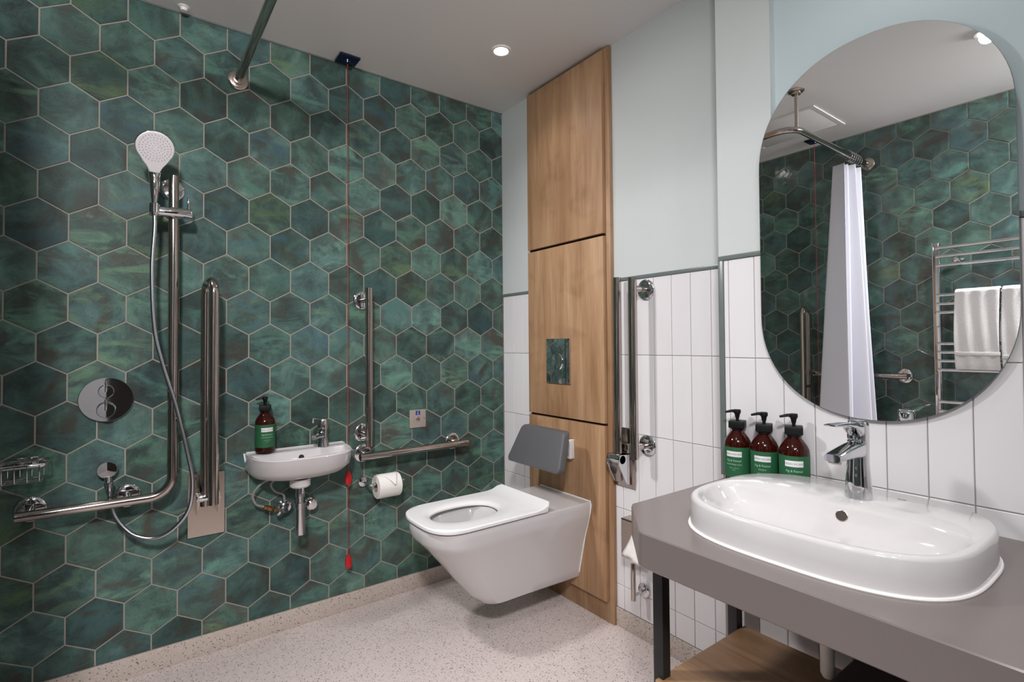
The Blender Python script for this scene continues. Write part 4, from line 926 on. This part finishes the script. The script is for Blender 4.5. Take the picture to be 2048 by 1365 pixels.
def big_tap():
    c = Vector((1.838, 1.672, BZ)); t = thing('basin_mixer_tap', 'tall chrome single-lever mixer tap on the oval basin', 'tap', c)
    def rr(cx, cy, hx, hy, z, n=2.6, k=40): return [Vector((c.x+cx, c.y+cy, 0))+Vector((0, 0, c.z+z))+Vector((hx*math.copysign(abs(math.cos(2*PI*i/k))**(2/n), math.cos(2*PI*i/k)), hy*math.copysign(abs(math.sin(2*PI*i/k))**(2/n), math.sin(2*PI*i/k)), 0)) for i in range(k)]
    MB().rings([rr(0, 0, 0.0265, 0.0265, 0, 2.1), rr(0, 0, 0.027, 0.027, 0.003, 2.1), rr(0, 0.0, 0.0255, 0.0255, 0.03, 2.1), rr(0, 0.001, 0.0215, 0.0225, 0.08, 2.2), rr(0, 0.003, 0.0210, 0.0220, 0.110, 2.3), rr(0, 0.004, 0.0210, 0.0220, 0.129, 2.3), rr(0, 0.004, 0.0200, 0.0210, 0.132, 2.3)]).build('body', M_CHROME, t, smooth=50)
    # spout: tapered bar towards the bowl
    rs = []
    for f, zc, hw, hh in ((0.0, 0.110, 0.0200, 0.020), (0.3, 0.111, 0.0195, 0.016), (0.6, 0.110, 0.0185, 0.0125), (0.9, 0.108, 0.0180, 0.0095), (1.0, 0.107, 0.0165, 0.0080)):
        y = c.y-0.008-0.128*f; ring = []
        for k in range(28):
            a = 2*PI*k/28; n = 3.2; cc, ss = math.cos(a), math.sin(a)
            ring.append(Vector((c.x+hw*math.copysign(abs(cc)**(2/n), cc), y, c.z+zc+hh*math.copysign(abs(ss)**(2/n), ss))))
        rs.append(ring)
    MB().rings(rs).build('spout', M_CHROME, t, smooth=40)
    MB().lathe([(0.0125, 0), (0.0125, 0.007), (0.0105, 0.009), (0.009, 0.004), (0, 0.004)], (c.x, c.y-0.120, c.z+0.101), (0, -0.25, -1), 24, cap=False).build('aerator', M_SATIN, t)
    MB().rings([rr(0, 0.004, 0.0205, 0.0215, 0.134, 2.5), rr(0, 0.004, 0.0210, 0.0220, 0.138, 2.5), rr(0, 0.004, 0.0205, 0.0215, 0.162, 2.5), rr(0, 0.003, 0.0195, 0.0205, 0.171, 2.5), rr(0, 0.003, 0.016, 0.017, 0.174, 2.5)]).build('cap', M_CHROME, t, smooth=50)
    rs = []
    for f, z0, hw, hh in ((0.0, 0.155, 0.018, 0.018), (0.12, 0.160, 0.0175, 0.013), (0.25, 0.168, 0.0165, 0.0065), (0.5, 0.1735, 0.0155, 0.0040), (0.95, 0.177, 0.0140, 0.0024), (1.0, 0.1775, 0.012, 0.0014)):
        y = c.y-0.010-0.134*f; ring = []
        for k in range(24):
            a = 2*PI*k/24; n = 3.0; cc, ss = math.cos(a), math.sin(a)
            ring.append(Vector((c.x+hw*math.copysign(abs(cc)**(2/n), cc), y, c.z+z0+hh*math.copysign(abs(ss)**(2/n), ss))))
        rs.append(ring)
    MB().rings(rs).build('lever', M_CHROME, t, smooth=45)
big_tap()
def mirror():
    cx, hw, z0, z1 = 1.810, 0.2785, 0.985, 1.968
    t = thing('wall_mirror', 'frameless pill-shaped mirror above the oval basin', 'mirror', (cx, YM, z0))
    def ring(d, y, k=80):
        out = []; n = 2.14; r = hw-d
        for top in (1, 0):
            zc = z1-hw if top else z0+hw
            for i in range(k//2+1):
                a = PI*i/(k//2) if top else PI+PI*i/(k//2); c, s = math.cos(a), math.sin(a)
                out.append(Vector((cx+r*math.copysign(abs(c)**(2/n), c), y, zc+r*math.copysign(abs(s)**(2/n), s))))
        return out
    lean = Matrix.Translation((0, 1.836, z0)) @ Matrix.Rotation(0.0, 4, 'X') @ Matrix.Translation((0, -1.836, -z0))
    L = lambda r: [lean @ p for p in r]
    MB().rings([L(ring(0.0, 1.8405)), L(ring(0.0, 1.8367)), L(ring(0.0008, 1.836))], True, False).build('glass_edge', M_BACKING, t)
    mb = MB(); r = L(ring(0.0008, 1.8359)); mb.add(r, [tuple(range(len(r)))]); g = mb.build('mirror_glass', M_MIRROR, t, smooth=0)
    if g.data.polygons[0].normal.y > 0: g.data.flip_normals()
    MB().box(cx-0.15, 1.842, 1.2, cx+0.15, YM+0.001, 1.7).build('backing_board', M_BACKING, t)
mirror()

# ------------------------------------------------------------------ towel radiator on the front wall (seen in the mirror)
def radiator():
    xa, xb, yw = 1.445, 1.985, YD+0.095
    t = thing('towel_radiator', 'chrome ladder towel radiator on green tiles, seen in the mirror', 'towel radiator', ((xa+xb)/2, YD, 0.55))
    for x in (xa, xb): MB().box(x-0.017, yw-0.014, 0.50, x+0.017, yw+0.014, 1.715, 0.006).build('upright', M_CHROME, t)
    for z in (1.685, 1.638, 1.590, 1.430, 1.383, 1.337, 1.170, 1.124, 1.078, 1.030, 0.86, 0.81, 0.76, 0.60, 0.55):
        MB().cyl((xa, yw+0.010, z), (xb, yw+0.010, z), 0.0095, 16).build('rung', M_CHROME, t)
    for x in (xa+0.085, xb-0.085):
        for z in (1.613, 0.68):
            MB().lathe([(0.018, 0), (0.018, 0.010), (0.009, 0.014), (0.009, 0.092), (0.016, 0.096), (0.017, 0.108), (0.012, 0.116), (0, 0.117)], (x, YD+0.0005, z), (0, 1, 0), 20, cap=False).build('wall_mount', M_CHROME, t)
    for lb, x0, x1, zb in (('white bath towel folded over the radiator, left one in the mirror', 1.525, 1.700, 1.035), ('white bath towel folded over the radiator, right one in the mirror', 1.708, 1.885, 1.020)):
        rng = random.Random(x0); prof = []
        for i in range(13): f = i/12; prof.append((yw+0.010+0.014+0.016+0.004*math.sin(f*5), zb+(1.430-zb)*f))
        for i in range(1, 8): a = PI*i/8; prof.append((yw+0.010+0.030*math.cos(a), 1.430+0.022*math.sin(a)))
        for i in range(11): f = i/10; prof.append((yw+0.010-0.030+0.003*math.sin(f*6), 1.430-(1.430-zb-0.05)*f))
        nx = 14; vs = []; 
        for j in range(nx+1):
            x = x0+(x1-x0)*j/nx
            for (yy, zz) in prof: vs.append((x+0.004*math.sin(zz*9), yy+0.003*math.sin(j*1.3+zz*7), zz))
        n = len(prof); mb = MB(); mb.add(vs, [(j*n+i, j*n+i+1, (j+1)*n+i+1, (j+1)*n+i) for j in range(nx) for i in range(n-1)])
        o = mb.build('cloth', M_TOWEL, smooth=70); md = o.modifiers.new('t', 'SOLIDIFY'); md.thickness = 0.010; md.offset = 0; b2 = o.modifiers.new('b', 'BEVEL'); b2.width = 0.003; b2.segments = 2
        tw = thing('bath_towel', lb, 'towel', ((x0+x1)/2, yw, zb), 'white towels on the radiator'); o.parent = tw; o.location = -Vector(tw.location)
        band = MB(); band.box(x0-0.001, prof[3][0]+0.0052, zb+0.075, x1+0.001, prof[3][0]+0.0085, zb+0.092, 0.001).build('woven_band', M_TOWEL, tw)
radiator()
